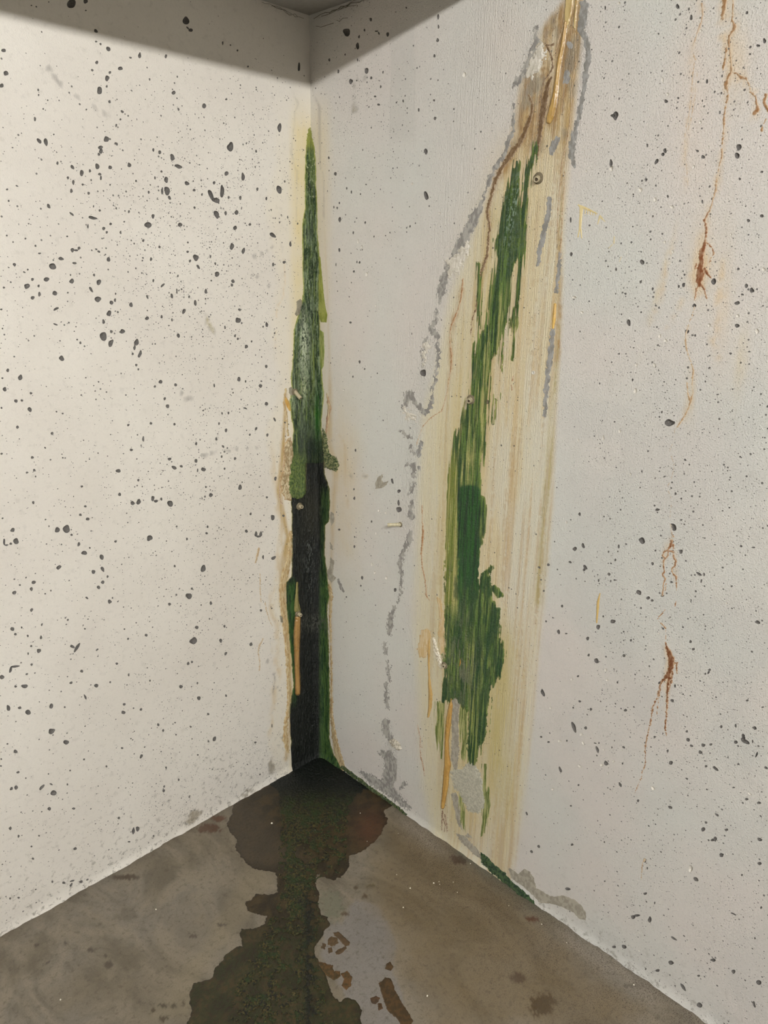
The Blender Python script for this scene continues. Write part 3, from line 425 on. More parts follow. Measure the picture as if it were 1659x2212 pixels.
        over(A(168, 150, 96), np.clip(dline(p, [(1246, 23, 3), (1242, 90, 3), (1244, 136, 3), (1237, 172, 3), (1235, 215, 3), (1228, 300, 3), (1214, 370, 5), (1211, 407, 5), (1208, 500, 6), (1210, 560, 6), (1208, 650, 7), (1204, 760, 8), (1195, 860, 9), (1186, 1000, 11), (1176, 1150, 12), (1165, 1300, 12)]) / 6, 0, 1) * (0.25 + 0.7 * ss(fbm(ab, .006, .25, 3, 22), .35, .6)) * 0.8)
        brl = np.maximum.reduce([dline(p, l) for l in ([(1190, 168, 8), (1177, 215, 14), (1168, 262, 14), (1162, 330, 8)], [(1148, 235, 8), (1132, 290, 14), (1096, 345, 14), (1071, 388, 12), (1059, 432, 8), (1058, 492, 7), (1052, 552, 8), (1034, 615, 8), (1028, 668, 5)], [(998, 625, 6), (982, 686, 7), (972, 744, 4), (975, 790, 5), (966, 845, 3)], [(1244, 136, 4), (1234, 230, 4), (1214, 350, 5), (1208, 500, 5), (1209, 650, 6), (1204, 780, 7)])])
        over(A(158, 122, 74), ss(brl + 10 * (fbm(ab, .006, .04, 4, 29) - .5), -4, 8) * (.35 + .6 * ss(fbm(ab, .005, .02, 3, 30), .45, .6)))
        up = (1 - ss(y, 260, 380)) * inside
        over(A(178, 148, 98), up * (.35 + .5 * ss(fbm(ab, .006, .12, 4, 20), .4, .6)))
        over(A(146, 112, 68), up * ss(fbm(ab, .012, .10, 4, 23), .46, .60) * 0.8)
        over(A(132, 122, 104), up * ss(fbm(ab, .03, .05, 4, 24), .52, .66) * 0.7)
        g = np.interp(y, [330, 1050, 1500, 1650], [1100, 985, 975, 985])
        over(A(190, 176, 116), np.exp(-((x - g) / 60) ** 2) * ss(y, 330, 500) * (1 - ss(y, 1700, 1900)) * 0.35 * (0.4 + def_n))
        over(A(196, 190, 178), ss(np.sin(ab[:, 1] * 0 + 1) + 0 * x, 0, 1) * 0.0)
        # beside the corner
        over(A(206, 192, 164), (1 - ss(x, 696, 726)) * 0.7 * ss(y, 170, 300) * (0.5 + 0.7 * def_n))
        over(A(184, 158, 112), np.clip(dline(p, [(700, 300, 1), (697, 380, 3), (700, 480, 3), (706, 600, 3), (712, 780, 4), (713, 870, 8), (710, 960, 9), (726, 1010, 10), (720, 1100, 8), (716, 1200, 6), (712, 1290, 8), (716, 1400, 4), (717, 1560, 5), (728, 1650, 8)]) / 7, 0, 1) * (0.3 + 0.6 * blot) * ss(y, 280, 700))
        over(A(198, 176, 128), np.exp(-((x - 745) / 34) ** 2 - ((y - 1050) / 190) ** 2) * 0.5 * (0.3 + blot))
        over(A(186, 158, 104), np.clip(dline(p, [(733, 940, 2), (745, 960, 3), (748, 1050, 3), (754, 1110, 2), (754, 1160, 2), (763, 1180, 1)]) / 3, 0, 1) * 0.4)
        over(A(142, 134, 124), np.clip(dline(p, [(672, 178, 2), (678, 205, 2), (690, 230, 4), (690, 300, 4), (692, 360, 2), (700, 380, 1.5), (699, 470, 3)]) / 2.5, 0, 1) * 0.45)
        for l in ([(764, 175, .8), (761, 200, .7), (761, 222, .7)], [(770, 174, .8), (795, 166, .9)], [(700, 929 + 30, .6), (760, 935, .6), (800, 947, .7)], [(740, 1029, .7), (815, 1029, .6)], [(1140, 1150, .6), (1180, 1155, .6)]):
            over(A(140, 132, 120), np.clip(dline(p, l) + .6, 0, 1) * .6)
        # faint rust wash around the right rust line
        over(A(214, 188, 150), (0.5 * np.exp(-((x - 1520 + (y - 500) * .07) / 26) ** 2 - ((y - 560) / 90) ** 2) + 0.45 * np.exp(-((x - 1590) / 26) ** 2 - ((y - 130) / 90) ** 2) + .25 * np.exp(-((x - 1570 + (y - 500) * .05) / 20) ** 2 - ((y - 650) / 170) ** 2)) * (0.5 + blot))
        over(A(208, 186, 140), (0.4 * np.exp(-((x - 1600 + (y - 780) * .1) / 14) ** 2 - ((y - 790) / 70) ** 2) + 0.4 * np.exp(-((x - 1490) / 10) ** 2 - ((y - 860) / 50) ** 2) + .4 * np.exp(-((x - 1440 + (y - 560) * .28) / 4) ** 2 - ((y - 600) / 110) ** 2)) * (.4 + blot))
        over(A(214, 194, 176), 0.28 * np.exp(-((x - 1500) / 45) ** 2) * (1 - ss(y, 350, 480)) * (.5 + blot) + .2 * np.exp(-((x - 1090) / 60) ** 2 - ((y - 100) / 120) ** 2))
        vl = [[(1584, -6, 3), (1582, 45, 4), (1588, 60, 8), (1575, 78, 5), (1574, 110, 6), (1578, 154, 6), (1567, 184, 6), (1570, 215, 3), (1564, 271, 3), (1560, 335, 2), (1548, 400, 3), (1532, 459, 2), (1522, 500, 6), (1515, 560, 12), (1512, 600, 14), (1505, 640, 6)], [(1581, 156, 2), (1602, 167, 5), (1619, 185, 3), (1632, 208, 3), (1637, 236, 6), (1628, 250, 5)], [(1566, -5, 6), (1560, 40, 5), (1552, 90, 2)], [(1516, 8, 3), (1511, 60, 2), (1494, 110, 1), (1495, 180, 1), (1486, 260, 1), (1480, 330, 2), (1484, 420, 1)],
              [(1488, 700, 0), (1481, 735, 1), (1492, 784, 1), (1497, 805, 3), (1495, 850, 5), (1488, 880, 4), (1468, 916, 3)], [(1562, 560, 1), (1560, 600, 3), (1553, 650, 4), (1548, 720, 2), (1540, 740, 3), (1552, 770, 3)], [(1462, 500, 0), (1452, 540, 1), (1440, 575, 2), (1426, 650, 2), (1412, 690, 1), (1394, 708, 3)], [(1490, 590, 0), (1480, 630, 1), (1464, 675, 0), (1432, 720, 0)], [(1451, 1165, 2), (1434, 1195, 2), (1434, 1250, 1), (1431, 1285, 1)], [(1454, 1180, 2), (1458, 1215, 2), (1460, 1260, 1)], [(1438, 1395, 2), (1450, 1430, 8), (1440, 1465, 5), (1441, 1540, 1)]]
        vein = np.maximum.reduce([dline(p, [(a_, b_, c_ * 1.2 + 3) for a_, b_, c_ in l]) for l in vl])
        over(A(206, 180, 142), ss(vein + 7 * (fbm(ab, .008, .016, 4, 32) - .5), -1, 6) * (.3 + .5 * blot))
        # smoother greyer paint bands
        over(A(186, 182, 172), 0.35 * ss(x, 842, 846) * (1 - ss(x, 893, 897)) * (1 - ss(y, 290, 320)) * ss(y, 20, 60))
        over(A(188, 184, 176), 0.3 * ss(fbm(ab, .18, .18, 2, 26), .5, .6) * ss(x, 1190, 1260) * ss(y, 700, 900))
        over(A(150, 140, 120), ss(1 - np.hypot((x - 765) / 5, (y - 236) / 12), 0, .4) * .8)
        grime = 0.7 * np.exp(-ab[:, 1] / 0.05) * (x > 1150) + .05
        ridge = np.exp(-((x - np.interp(y, [0, 500, 900, 1400, 1700], [1080, 960, 870, 890, 900])) / 60) ** 2)
        brush = np.clip(0.9 * inside + 0.8 * ridge + 0.12, 0, 1)
    crumble = np.zeros(n)
    if s == 'R':
        for l in CRUMBLE: crumble = np.maximum(crumble, ss(dline(p, l) + 8 * (blot - .5), -4, 6))
        crumble = np.maximum(crumble, .35 * ss(x, 1290, 1400) * ss(fbm(ab, .06, .06, 3, 27), .48, .62) * ss(y, 1000, 1200))
    else: crumble = ss(dline(p, [(606, 1180, 22), (596, 1300, 26), (590, 1450, 26), (600, 1600, 18)]), -10, 10) * .3
    out = np.stack([np.clip(speck, 0, .9), brush, np.clip(grime, 0, .8), crumble], 1)
    return np.concatenate([col, al[:, None]], 1), out

def build_wall(s, name, mat):
    amax = AMAX[s]; pits = PITS[s]; pts = []; faces = []
    def ccw(o):
        x, y = o[:, 0], o[:, 1]; return o if (x * np.roll(y, -1) - y * np.roll(x, -1)).sum() > 0 else o[::-1]
    pits = [(ccw(o), sz, d, part) for o, sz, d, part in pits]
    for o, sz, d, part in pits:
        k = len(pts); pts += [tuple(v) for v in o]; faces.append(list(range(k, k + len(o))))
    r = np.random.RandomState(3)
    def grid(a0, a1, z0, z1, st, j=0.25):
        g = np.stack(np.meshgrid(np.arange(a0, a1, st), np.arange(z0, z1, st), indexing='ij'), -1).reshape(-1, 2)
        return g + r.uniform(-j, j, g.shape) * st
    G = [grid(0.005, 0.13, 0.03, HC - .01, 0.005), grid(0.13, amax, 0.035, HC - .01, 0.0085)]
    if s == 'R': G = [grid(0.005, 0.10, 0.03, HC - .01, 0.005), grid(0.10, 0.26, 0.035, HC - .01, 0.011), grid(0.26, 0.90, 0.035, HC - .01, 0.0055), grid(0.90, amax, 0.035, HC - .01, 0.0095)]
    low = np.stack(np.meshgrid(np.arange(0.004, amax, 0.006), [0.0, 0.004, 0.009, 0.015, 0.022, 0.029], indexing='ij'), -1).reshape(-1, 2)
    border = np.array([(0, z) for z in np.arange(0, HC + .001, HC / 120)] + [(amax, z) for z in np.arange(0, HC + .001, HC / 40)] + [(a, HC) for a in np.arange(.02, amax, .02)])
    allp = np.concatenate([np.array(pts)] + G + [low, border])
    v, e, f, ov, oe, of = delaunay_2d_cdt([Vector(p) for p in allp], [], faces, 0, 1e-7, True)
    V2 = np.array([(p.x, p.y) for p in v]); keep = [t for t, q in zip(f, of) if not q]
    tri = np.array(keep, np.int32)
    A2 = V2[tri]; ar = (A2[:, 1, 0] - A2[:, 0, 0]) * (A2[:, 2, 1] - A2[:, 0, 1]) - (A2[:, 1, 1] - A2[:, 0, 1]) * (A2[:, 2, 0] - A2[:, 0, 0])
    tri[ar < 0] = tri[ar < 0][:, ::-1]
    if s == 'L': tri = tri[:, ::-1]
    hgt = flare(s, V2); st, dt = wall_fields(s, V2)
    V = P3(s, V2, hgt)
    # the thickness behind the painted face
    k = len(V); T = 0.2
    bk = np.array([[0, 0], [amax, 0], [amax, HC], [0, HC]], float)
    Vb = np.concatenate([P3(s, bk, -0.03), P3(s, bk, -T)])
    Fb = np.array([[k, k + 1, k + 2], [k, k + 2, k + 3], [k + 4, k + 6, k + 5], [k + 4, k + 7, k + 6],
                   [k, k + 4, k + 1], [k + 1, k + 4, k + 5], [k + 3, k + 2, k + 7], [k + 2, k + 6, k + 7], [k + 1, k + 5, k + 2], [k + 2, k + 5, k + 6], [k, k + 3, k + 4], [k + 3, k + 7, k + 4]], np.int32)
    st = np.concatenate([st, np.zeros((8, 4))]); dt = np.concatenate([dt, np.zeros((8, 4))])
    assert dt.shape[1] == 4
    w = mesh_obj(name, np.concatenate([V, Vb]), np.concatenate([tri, Fb]), mat, None, False, {'stain': st, 'dirt': dt})
    tag(w, kind='structure')
    # the bowls of the holes
    def bowl(o, sz, d, i):
        n = len(o); c = o.mean(0); rad = np.hypot(*(o - c).T).mean(); q = random.Random(i)
        dep = rad * (q.uniform(.6, .95) if d else q.uniform(.5, .85)); sh = np.array([q.uniform(-.15, .15), q.uniform(-.15, .15)]) * rad
        rings = [(1.0, 0), (.88, .45), (.62, .85)] if not d else [(1.0, 0), (.75, .5), (.4, .9)]
        vs = [P3(s, (o - c) * k_ + c + sh * t_, -dep * t_ * np.array([1 + q.uniform(-.15, .15) for _ in range(n)])) for k_, t_ in rings]
        vs.append(P3(s, (c + sh)[None], np.array([-dep]))); vs = np.concatenate(vs); fs = []
        for r_ in range(2):
            for j in range(n):
                a, b = r_ * n + j, r_ * n + (j + 1) % n; fs += [(a, b, b + n), (a, b + n, a + n)]
        for j in range(n): fs.append((2 * n + j, 2 * n + (j + 1) % n, 3 * n))
        fs = np.array(fs, np.int32)
        if s == 'L': fs = fs[:, ::-1]
        return vs, fs
    order = sorted([i for i in range(len(pits)) if pits[i][3]], key=lambda i: -pits[i][1])[:300]; big = set(order)
    rest = {True: [[], [], 0], False: [[], [], 0]}
    for i, (o, sz, d, part) in enumerate(pits):
        vs, fs = bowl(o, sz, d, i)
        if i in big: mesh_obj('painted_dimple' if d else 'air_hole', vs, fs, M['dimple' if d else 'pit'], w, True)
        else:
            R_ = rest[d]; R_[0].append(vs); R_[1].append(fs + R_[2]); R_[2] += len(vs)
    for d, R_ in rest.items():
        if R_[0]: tag(mesh_obj('small_dimples' if d else 'small_air_holes', np.concatenate(R_[0]), np.concatenate(R_[1]), M['dimple' if d else 'pit'], w, True), kind='stuff')
    return w
wall_left = build_wall('L', 'wall_left', M['paint_left'])
wall_right = build_wall('R', 'wall_right', M['paint_right'])

# ------------------------------------------------------------------ floor, ceiling and the rest of the room
def box(name, lo, hi, mat, parent=None, kind=None):
    x0, y0, z0 = lo; x1, y1, z1 = hi
    V = [(x0, y0, z0), (x1, y0, z0), (x1, y1, z0), (x0, y1, z0), (x0, y0, z1), (x1, y0, z1), (x1, y1, z1), (x0, y1, z1)]
    Fq = [(0, 3, 2, 1), (4, 5, 6, 7), (0, 1, 5, 4), (1, 2, 6, 5), (2, 3, 7, 6), (3, 0, 4, 7)]
    return tag(mesh_obj(name, V, Fq, mat, parent, False), kind=kind)
def floor_fields(ab):
    p = to_px(P3('F', ab, 0.0)); x, y = p[:, 0], p[:, 1]; n = len(ab); col = np.tile(AF(120, 110, 90), (n, 1)); al = np.zeros(n)
    blot = fbm(ab, .05, .05, 4, 51); fine = fbm(ab, .012, .012, 4, 52)
    def over(c, a):
        nonlocal col, al
        a = np.clip(a, 0, 1); t = a + al * (1 - a) + 1e-6
        col = (np.asarray(c) * a[:, None] + col * (al * (1 - a))[:, None]) / t[:, None]; al = t
    over(AF(134, 122, 98), .5 * ss(dpoly(p, [(640, 1850), (600, 1900), (560, 1960), (500, 2040), (440, 2100), (420, 2212), (300, 2212), (430, 2050), (480, 1960), (520, 1890), (560, 1850)]) + 20 * (blot - .5), -10, 20))
    over(AF(128, 122, 114), .85 * ss(dpoly(p, [(765, 1940), (820, 1955), (860, 2040), (850, 2100), (875, 2150), (880, 2230), (770, 2230), (740, 2140), (690, 2070), (700, 2000), (740, 1990)]) + 16 * (fine - .5), -4, 8))
    over(AF(112, 94, 62), .55 * ss(dpoly(p, [(880, 1760), (1150, 1960), (1400, 2180), (1350, 2230), (950, 2230), (850, 2050), (800, 1900), (830, 1800)]) + 60 * (blot - .5), -30, 40))
    over(AF(96, 100, 80), .6 * ss(1 - np.hypot((x - 715) / 34, (y - 1955) / 45) + (fine - .5), 0, .5))
    over(AF(150, 130, 100), .5 * ss(1 - np.hypot((x - 650) / 10, (y - 1835) / 16) + (fine - .5), 0, .5))
    for c, r, k in (((452, 1790), (24, 10), AF(78, 44, 24)), ((470, 1768), (14, 6), AF(92, 56, 36)), ((990, 1856), (20, 10), AF(60, 34, 20)), ((1150, 1985), (12, 5), AF(84, 44, 20)), ((1170, 2170), (26, 26), AF(74, 58, 34)), ((275, 1895), (26, 6), AF(74, 62, 48)),
                    ((235, 2083), (9, 8), AF(72, 64, 52)), ((195, 2053), (6, 5), AF(70, 62, 50)), ((140, 2036), (7, 4), AF(74, 66, 52)), ((78, 2042), (6, 4), AF(70, 62, 50)), ((227, 2065), (4, 4), AF(72, 64, 50)), ((103, 2080), (4, 3), AF(66, 56, 50)), ((332, 2182), (7, 5), AF(70, 62, 44)), ((352, 2172), (9, 5), AF(62, 58, 40)), ((376, 2172), (8, 5), AF(62, 58, 40)), ((352, 2200), (10, 8), AF(66, 58, 40)), ((396, 2168), (6, 4), AF(66, 58, 40)),
                    ((480, 1998), (12, 4), AF(80, 72, 60)), ((418, 2022), (9, 3), AF(76, 64, 50)), ((787, 1936), (7, 5), AF(74, 58, 34)), ((768, 1918), (5, 4), AF(74, 62, 40)), ((803, 1913), (9, 4), AF(84, 76, 50)), ((745, 1974), (9, 4), AF(74, 58, 36)), ((1370, 2130), (22, 7), AF(72, 62, 48)), ((1118, 2112), (16, 10), AF(76, 60, 44))):
        over(k, .85 * ss(1.15 - np.hypot((x - c[0]) / r[0], (y - c[1]) / r[1]) + 1.3 * (fbm(ab, .006, .006, 3, 53) - .5), 0, .3))
    dark = np.minimum(ab[:, 0], ab[:, 1])
    over(AF(84, 74, 60), .6 * np.exp(-ab[:, 1] / .018) * (x < 560))
    over(AF(66, 78, 66), .65 * np.exp(-ab[:, 0] / .022) * ss(x, 960, 1000) * (1 - ss(x, 1150, 1240)))
    over(AF(150, 140, 124), .55 * np.exp(-((ab[:, 0] - .035) / .03) ** 2) * (ss(x, 840, 880) * (1 - ss(x, 930, 1000)) + ss(x, 1190, 1240) * (1 - ss(x, 1400, 1450))) * (.4 + blot))
    brown = ss(x, 820, 900) * np.exp(-ab[:, 0] / .22) * (.3 + 1.2 * blot)
    dt = np.stack([np.clip(.25 * blot + .9 * brown, 0, .9), np.clip(.55 * np.exp(-ab[:, 0] / .15) * ss(x, 850, 900) + .05, 0, .8), 0 * x], 1)
    return np.concatenate([col, al[:, None]], 1), dt
ga = np.unique(np.concatenate([np.arange(0, 1.4, .0055), np.arange(1.4, 6.6, .4)])); gb = np.unique(np.concatenate([np.arange(0, 1.6, .0055), np.arange(1.6, 6.6, .4)]))
G = np.stack(np.meshgrid(ga, gb, indexing='ij'), -1); na, nb = len(ga), len(gb); idx = np.arange(na * nb).reshape(na, nb)
q = np.stack([idx[:-1, :-1], idx[1:, :-1], idx[1:, 1:], idx[:-1, 1:]], -1).reshape(-1, 4); AB = G.reshape(-1, 2)
st, dt = floor_fields(AB); hz = 0.0012 * (fbm(AB, .08, .08, 3, 60) - .5) * np.clip(np.minimum(AB[:, 0], AB[:, 1]) / .05, 0, 1) - .0002
Vf = P3('F', AB, hz); kf = len(Vf); L6 = 6.2
Vf = np.concatenate([Vf, [(0.2, 0.2, -.02), (-L6, .2, -.02), (-L6, -L6, -.02), (.2, -L6, -.02), (0.2, 0.2, -.2), (-L6, .2, -.2), (-L6, -L6, -.2), (.2, -L6, -.2)]])
Ff = np.concatenate([q, np.array([(0, 1, 2, 3), (4, 7, 6, 5), (0, 4, 5, 1), (1, 5, 6, 2), (2, 6, 7, 3), (3, 7, 4, 0)]) + kf])
floor = tag(mesh_obj('floor', Vf, Ff, M['floor'], None, True, {'stain': np.concatenate([st, np.zeros((8, 4))]), 'dirt': np.concatenate([dt, np.zeros((8, 3))])}), kind='structure')
HT = 2.72
box('ceiling', (-L6, -0.885, HC), (0.2, 0.2, HT + .2), M['ceiling'], kind='structure')          # low slab over the corner
box('ceiling', (-L6, -L6, HT), (0.2, -0.885, HT + .2), M['ceiling'], kind='structure')          # higher part beyond its edge
box('wall_left', (-L6, 0.0, 0), (-AMAX['L'], .2, HC), M['paint_left'], kind='structure')
box('wall_right', (0, -L6, 0), (.2, -AMAX['R'], HT), M['paint_right'], kind='structure')
box('wall_right', (0, -AMAX['R'], HC), (.2, -0.885, HT), M['paint_right'], kind='structure')
box('wall_back', (-L6, -L6 - .2, -.2), (.2, -L6, HT + .2), M['far'], kind='structure')
box('wall_side', (-L6 - .2, -L6 - .2, -.2), (-L6, .2, HT + .2), M['far'], kind='structure')
for i, (lx, ly, lz, rz, ln, pw) in enumerate(LAMPS):
    fx = empty('unseen_ceiling_lamp', (lx, ly, lz))
    tag(fx, ['long ceiling lamp nearer the corner, outside the picture', 'long added fill lamp under the ceiling, farther off outside the picture'][i], 'lamp')
    box('housing', (-ln / 2, -.06, .05), (ln / 2, .06, HT - lz), M['metal'], fx)
    t_ = np.linspace(0, 2 * math.pi, 13)[:-1]; rr_ = .022
    V = np.concatenate([np.stack([0 * t_ + sx_ * ln / 2, rr_ * np.cos(t_), rr_ * np.sin(t_)], 1) for sx_ in (-1, 1)]); V = np.concatenate([V, [(-ln / 2, 0, 0), (ln / 2, 0, 0)]])
    T = [t for j in range(12) for t in ((j, (j + 1) % 12, 12 + (j + 1) % 12), (j, 12 + (j + 1) % 12, 12 + j), (24, (j + 1) % 12, j), (25, 12 + j, 12 + (j + 1) % 12))]
    mesh_obj('tube', V, T, M['lamp'], fx, False)
    for sx_ in (-1, 1): box('end_cap', (sx_ * (ln / 2 + .012) - .012, -.035, -.035), (sx_ * (ln / 2 + .012) + .012, .035, .055), M['metal'], fx)

# ------------------------------------------------------------------ the growth running down the corner
LE = [(262, 669), (290, 661), (319, 661), (356, 659), (419, 658), (451, 659), (470, 655), (498, 652.5), (563, 654), (634, 655), (674, 646), (714, 634), (769, 633.6), (816, 628), (848, 630), (866, 626), (905, 630), (929, 634), (961, 632), (992, 630), (1024, 623), (1056, 620), (1078, 628), (1100, 630), (1200, 630.5), (1247, 629), (1258, 618), (1290, 616), (1342, 622), (1400, 627), (1453, 632), (1485, 634), (1500, 629), (1568, 622.5), (1602, 629), (1631, 624), (1650, 616), (1700, 600)]
RI = [(262, 671), (290, 676), (319, 680), (356, 682), (419, 684), (451, 686), (498, 686), (563, 691), (634, 690), (674, 690), (714, 692), (769, 693), (816, 696), (848, 700), (866, 699), (905, 694), (929, 695), (961, 699), (1024, 702), (1056, 712), (1090, 713), (1127, 711), (1135, 702), (1200, 702), (1230, 706), (1290, 712), (1310, 707), (1358, 709), (1420, 711), (1485, 712), (1532, 713), (1570, 712), (1596, 712), (1632, 722), (1650, 735), (1700, 760)]
def edge(tab, y): return np.interp(y, [t[0] for t in tab], [t[1] for t in tab])
def corner_patch(name, z0px, z1px, maskf, thick, colf, mat, seed, ds=0.0011, parent=None, rho=0.006, width=0.12):
    """a skin wrapped round the corner between the two walls: s < 0 lies on the left wall, s > 0 on the right wall"""
    z1 = hit('L', [(650, z0px)])[0, 1]; z0 = max(0.0, hit('L', [(650, z1px)])[0, 1])
    s = np.arange(-width, width, ds); z = np.arange(z0, z1, ds); S, Z = np.meshgrid(s, z, indexing='ij')
    rr = rho(Z) if callable(rho) else rho + 0 * Z
    q = rr * (2 - math.pi / 2)                     # arc replaces this much of the surface, kept centred on s = 0
    half = rr * math.pi / 4
    th = np.clip((S + half) / (2 * half), 0, 1) * math.pi / 2
    ax = np.where(S < -half, S + half - rr, -rr + rr * np.sin(th)); ax = np.where(S > half, 0, ax)
    ay = np.where(S > half, -(S - half + rr), -rr + rr * np.cos(th)); ay = np.where(S < -half, 0, ay)
    nx = -np.sin(th); ny = -np.cos(th)
    P = np.stack([ax, ay, Z], -1); px = to_px(P); ab = np.stack([S, Z], -1)
    f = maskf(px, ab) + 2.2 * (fbm(ab, .006, .012, 4, seed) - .5) * 1.6
    h = thick(px, ab, f) + 0.0002; h = np.where(f < 0, np.maximum(f * .0005, -.0015), h)
    h = h + np.clip(1 - Z / .022, 0, 1) ** 1.5 * .006
    P = P + np.stack([nx * h, ny * h, 0 * h], -1)
    keep = f > -2; cell = keep[:-1, :-1] & keep[1:, :-1] & keep[1:, 1:] & keep[:-1, 1:]
    idx = np.arange(S.size).reshape(S.shape)
    qd = np.stack([idx[:-1, :-1][cell], idx[1:, :-1][cell], idx[1:, 1:][cell], idx[:-1, 1:][cell]], 1)
    used = np.unique(qd); mp = np.full(S.size, -1); mp[used] = np.arange(len(used))
    col = colf(px.reshape(-1, 2)[used], ab.reshape(-1, 2)[used], f.reshape(-1)[used])
    return mesh_obj(name, P.reshape(-1, 3)[used], mp[qd], mat, parent, True, {'tone': col})
def side(p, tabl=LE, tabr=RI): return np.minimum(p[..., 0] - edge(tabl, p[..., 1]), edge(tabr, p[..., 1]) - p[..., 0])
RHO = lambda Z: 0.003 + 0.022 * ss(-Z, -0.95, -0.55) + 0.012 * ss(-Z, -1.5, -1.0)

def m_upper(p, ab):
    x, y = p[..., 0], p[..., 1]
    f = side(p); tip = 6 * (ss(y, 262, 330) - 1) * (fbm(ab, .003, .004, 3, 70) * 1.6); f = f + tip
    lobe = np.maximum(640 + 8 * ss(y, 960, 1040) - x + 10, -(y - 985) * .5)           # the left lobe hangs lowest
    return np.minimum(np.minimum(f, (1080 - y) * .6), np.where(y > 1000, np.minimum(661 - x, 21 - np.hypot((x - 641) , np.maximum(y - 1058, 0) * 1.0)), 99))
def c_upper(p, ab, f):
    x, y = p[:, 0], p[:, 1]; st = fbm(ab, .0035, .07, 4, 71); sp = fbm(ab, .0022, .0045, 3, 72); bl = fbm(ab, .012, .05, 3, 73)
    c = mix(A(48, 72, 36), A(112, 128, 68), ss(st * .6 + fbm(ab, .002, .03, 3, 69) * .4, .42, .60))
    c = mix(c, A(24, 48, 26), ss(bl, .5, .68) * .8)
    pale = ss(y, 330, 460) * (1 - ss(y, 880, 980)) * (.5 + .5 * ss(y, 430, 560))
    c = mix(c, A(132, 146, 112), ss(fbm(ab, .006, .03, 4, 74), .46, .60) * pale * .8)
    c = mix(c, A(196, 198, 160), ss(sp, .64, .72) * ss(y, 318, 345) * .75 * (1 - ss(y, 860, 940)) * (.35 + .65 * (y < 430)))
    c = mix(c, A(24, 42, 24), ss(fbm(ab, .0045, .10, 3, 68), .57, .66) * .65 * ss(y, 430, 500))
    c = mix(c, A(14, 34, 18), ss(fbm(ab, .003, .012, 3, 75), .60, .70) * .8)
    c = mix(c, A(198, 204, 172), np.exp(-((x - 655 + (y - 740) * .02) / 9) ** 2 - ((y - 745) / 62) ** 2) * ss(sp, .38, .52))
    c = mix(c, A(176, 180, 140), np.exp(-((x - 655) / 6) ** 2 - ((y - 838) / 22) ** 2) * ss(sp, .4, .55))
    c = mix(c, A(124, 138, 44), np.exp(-((x - 676) / 5) ** 2 - ((y - 760) / 80) ** 2) * .8 * ss(st, .3, .5))
    c = mix(c, A(30, 92, 18), np.exp(-((x - 687) / 8) ** 2 - ((y - 905) / 60) ** 2) * .9)
    c = mix(c, A(12, 28, 14), ss(y, 890, 985) * ss(x, 650, 664) * .85)
    c = mix(c, A(58, 66, 56), np.exp(-((x - 650) / 8) ** 2 - ((y - 960) / 50) ** 2) * .7)
    lob = (1 - ss(x, 656, 664)) * ss(y, 960, 1010)
    c = mix(c, mix(A(66, 88, 42), A(118, 132, 66), ss(sp, .4, .6)), lob * .85)
    c = mix(c, A(180, 178, 92), (1 - ss(f, 0, 2.2)) * .8 * (1 - ss(y, 900, 1000)))
    top = 1 - ss(y, 300, 335); c = mix(c, A(150, 152, 70), top * .85)
    return c
t_upper = lambda p, ab, f: (0.0012 + 0.0030 * ss(f, 0, 6)) * ss(f, -.2, 2.5) * (.55 + .9 * fbm(ab, .004, .012, 4, 76)) + .005 * ss(p[..., 1], 930, 1040) * ss(f, 0, 7) * ss(664 - p[..., 0], 0, 6)
o = corner_patch('algae_mat', 255, 1095, m_upper, t_upper, c_upper, M['algae'], 80, rho=RHO)
tag(o, 'tapering green algae mat with pale crystals filling the upper half of the corner', 'algae')

def m_lower(p, ab):
    y = p[..., 1]; x = p[..., 0]
    return np.minimum(side(p), np.where(y < 1060, np.minimum((y - 950) * .12, x - 660), 99))
def c_lower(p, ab, f):
    x, y = p[:, 0], p[:, 1]; st = fbm(ab, .002, .03, 4, 81); sp = fbm(ab, .0016, .006, 3, 82)
    c = mix(A(8, 13, 10), A(30, 30, 22), ss(st, .45, .75) * (1 - ss(y, 1330, 1420) * .7))
    c = mix(c, A(112, 116, 110), ss(sp * .7 + st * .3, .56, .66) * (.8 * np.exp(-((x - 666) / 9) ** 2 - ((y - 1190) / 90) ** 2) + .12))  # wet highlight streak and reflected specks, painted into the slime colour
    r = ss(x, 690, 700) * ss(y, 1040, 1080); r2 = ss(x, 686, 698) * ss(y, 1210, 1260)
    c = mix(c, mix(A(20, 48, 22), A(66, 92, 40), ss(st, .35, .65)), np.maximum(r * .7, r2))
    c = mix(c, mix(A(24, 46, 20), A(52, 86, 34), ss(st, .4, .6)), (1 - ss(x, 636, 642)) * ss(y, 1240, 1270) * (1 - ss(y, 1480, 1540)))
    c = mix(c, A(150, 142, 84), (1 - ss(f, 0, 2)) * .6)
    c = mix(c, A(74, 74, 64), np.exp(-((y - 1345) / 18) ** 2) * ss(sp, .45, .6) * ss(x, 645, 650) * .8)
    c = mix(c, A(52, 50, 38), np.exp(-((x - 672) / 20) ** 2 - ((y - 1100) / 55) ** 2) * .6)
    return c
t_lower = lambda p, ab, f: (0.001 + 0.0022 * ss(f, 0, 8)) * ss(f, -.2, 2.5) * (.5 + fbm(ab, .003, .015, 4, 83))
o = corner_patch('black_slime', 945, 1690, m_lower, t_lower, c_lower, M['slime'], 84, rho=RHO)
tag(o, 'wet black slime coating the lower half of the corner down to the floor', 'slime')

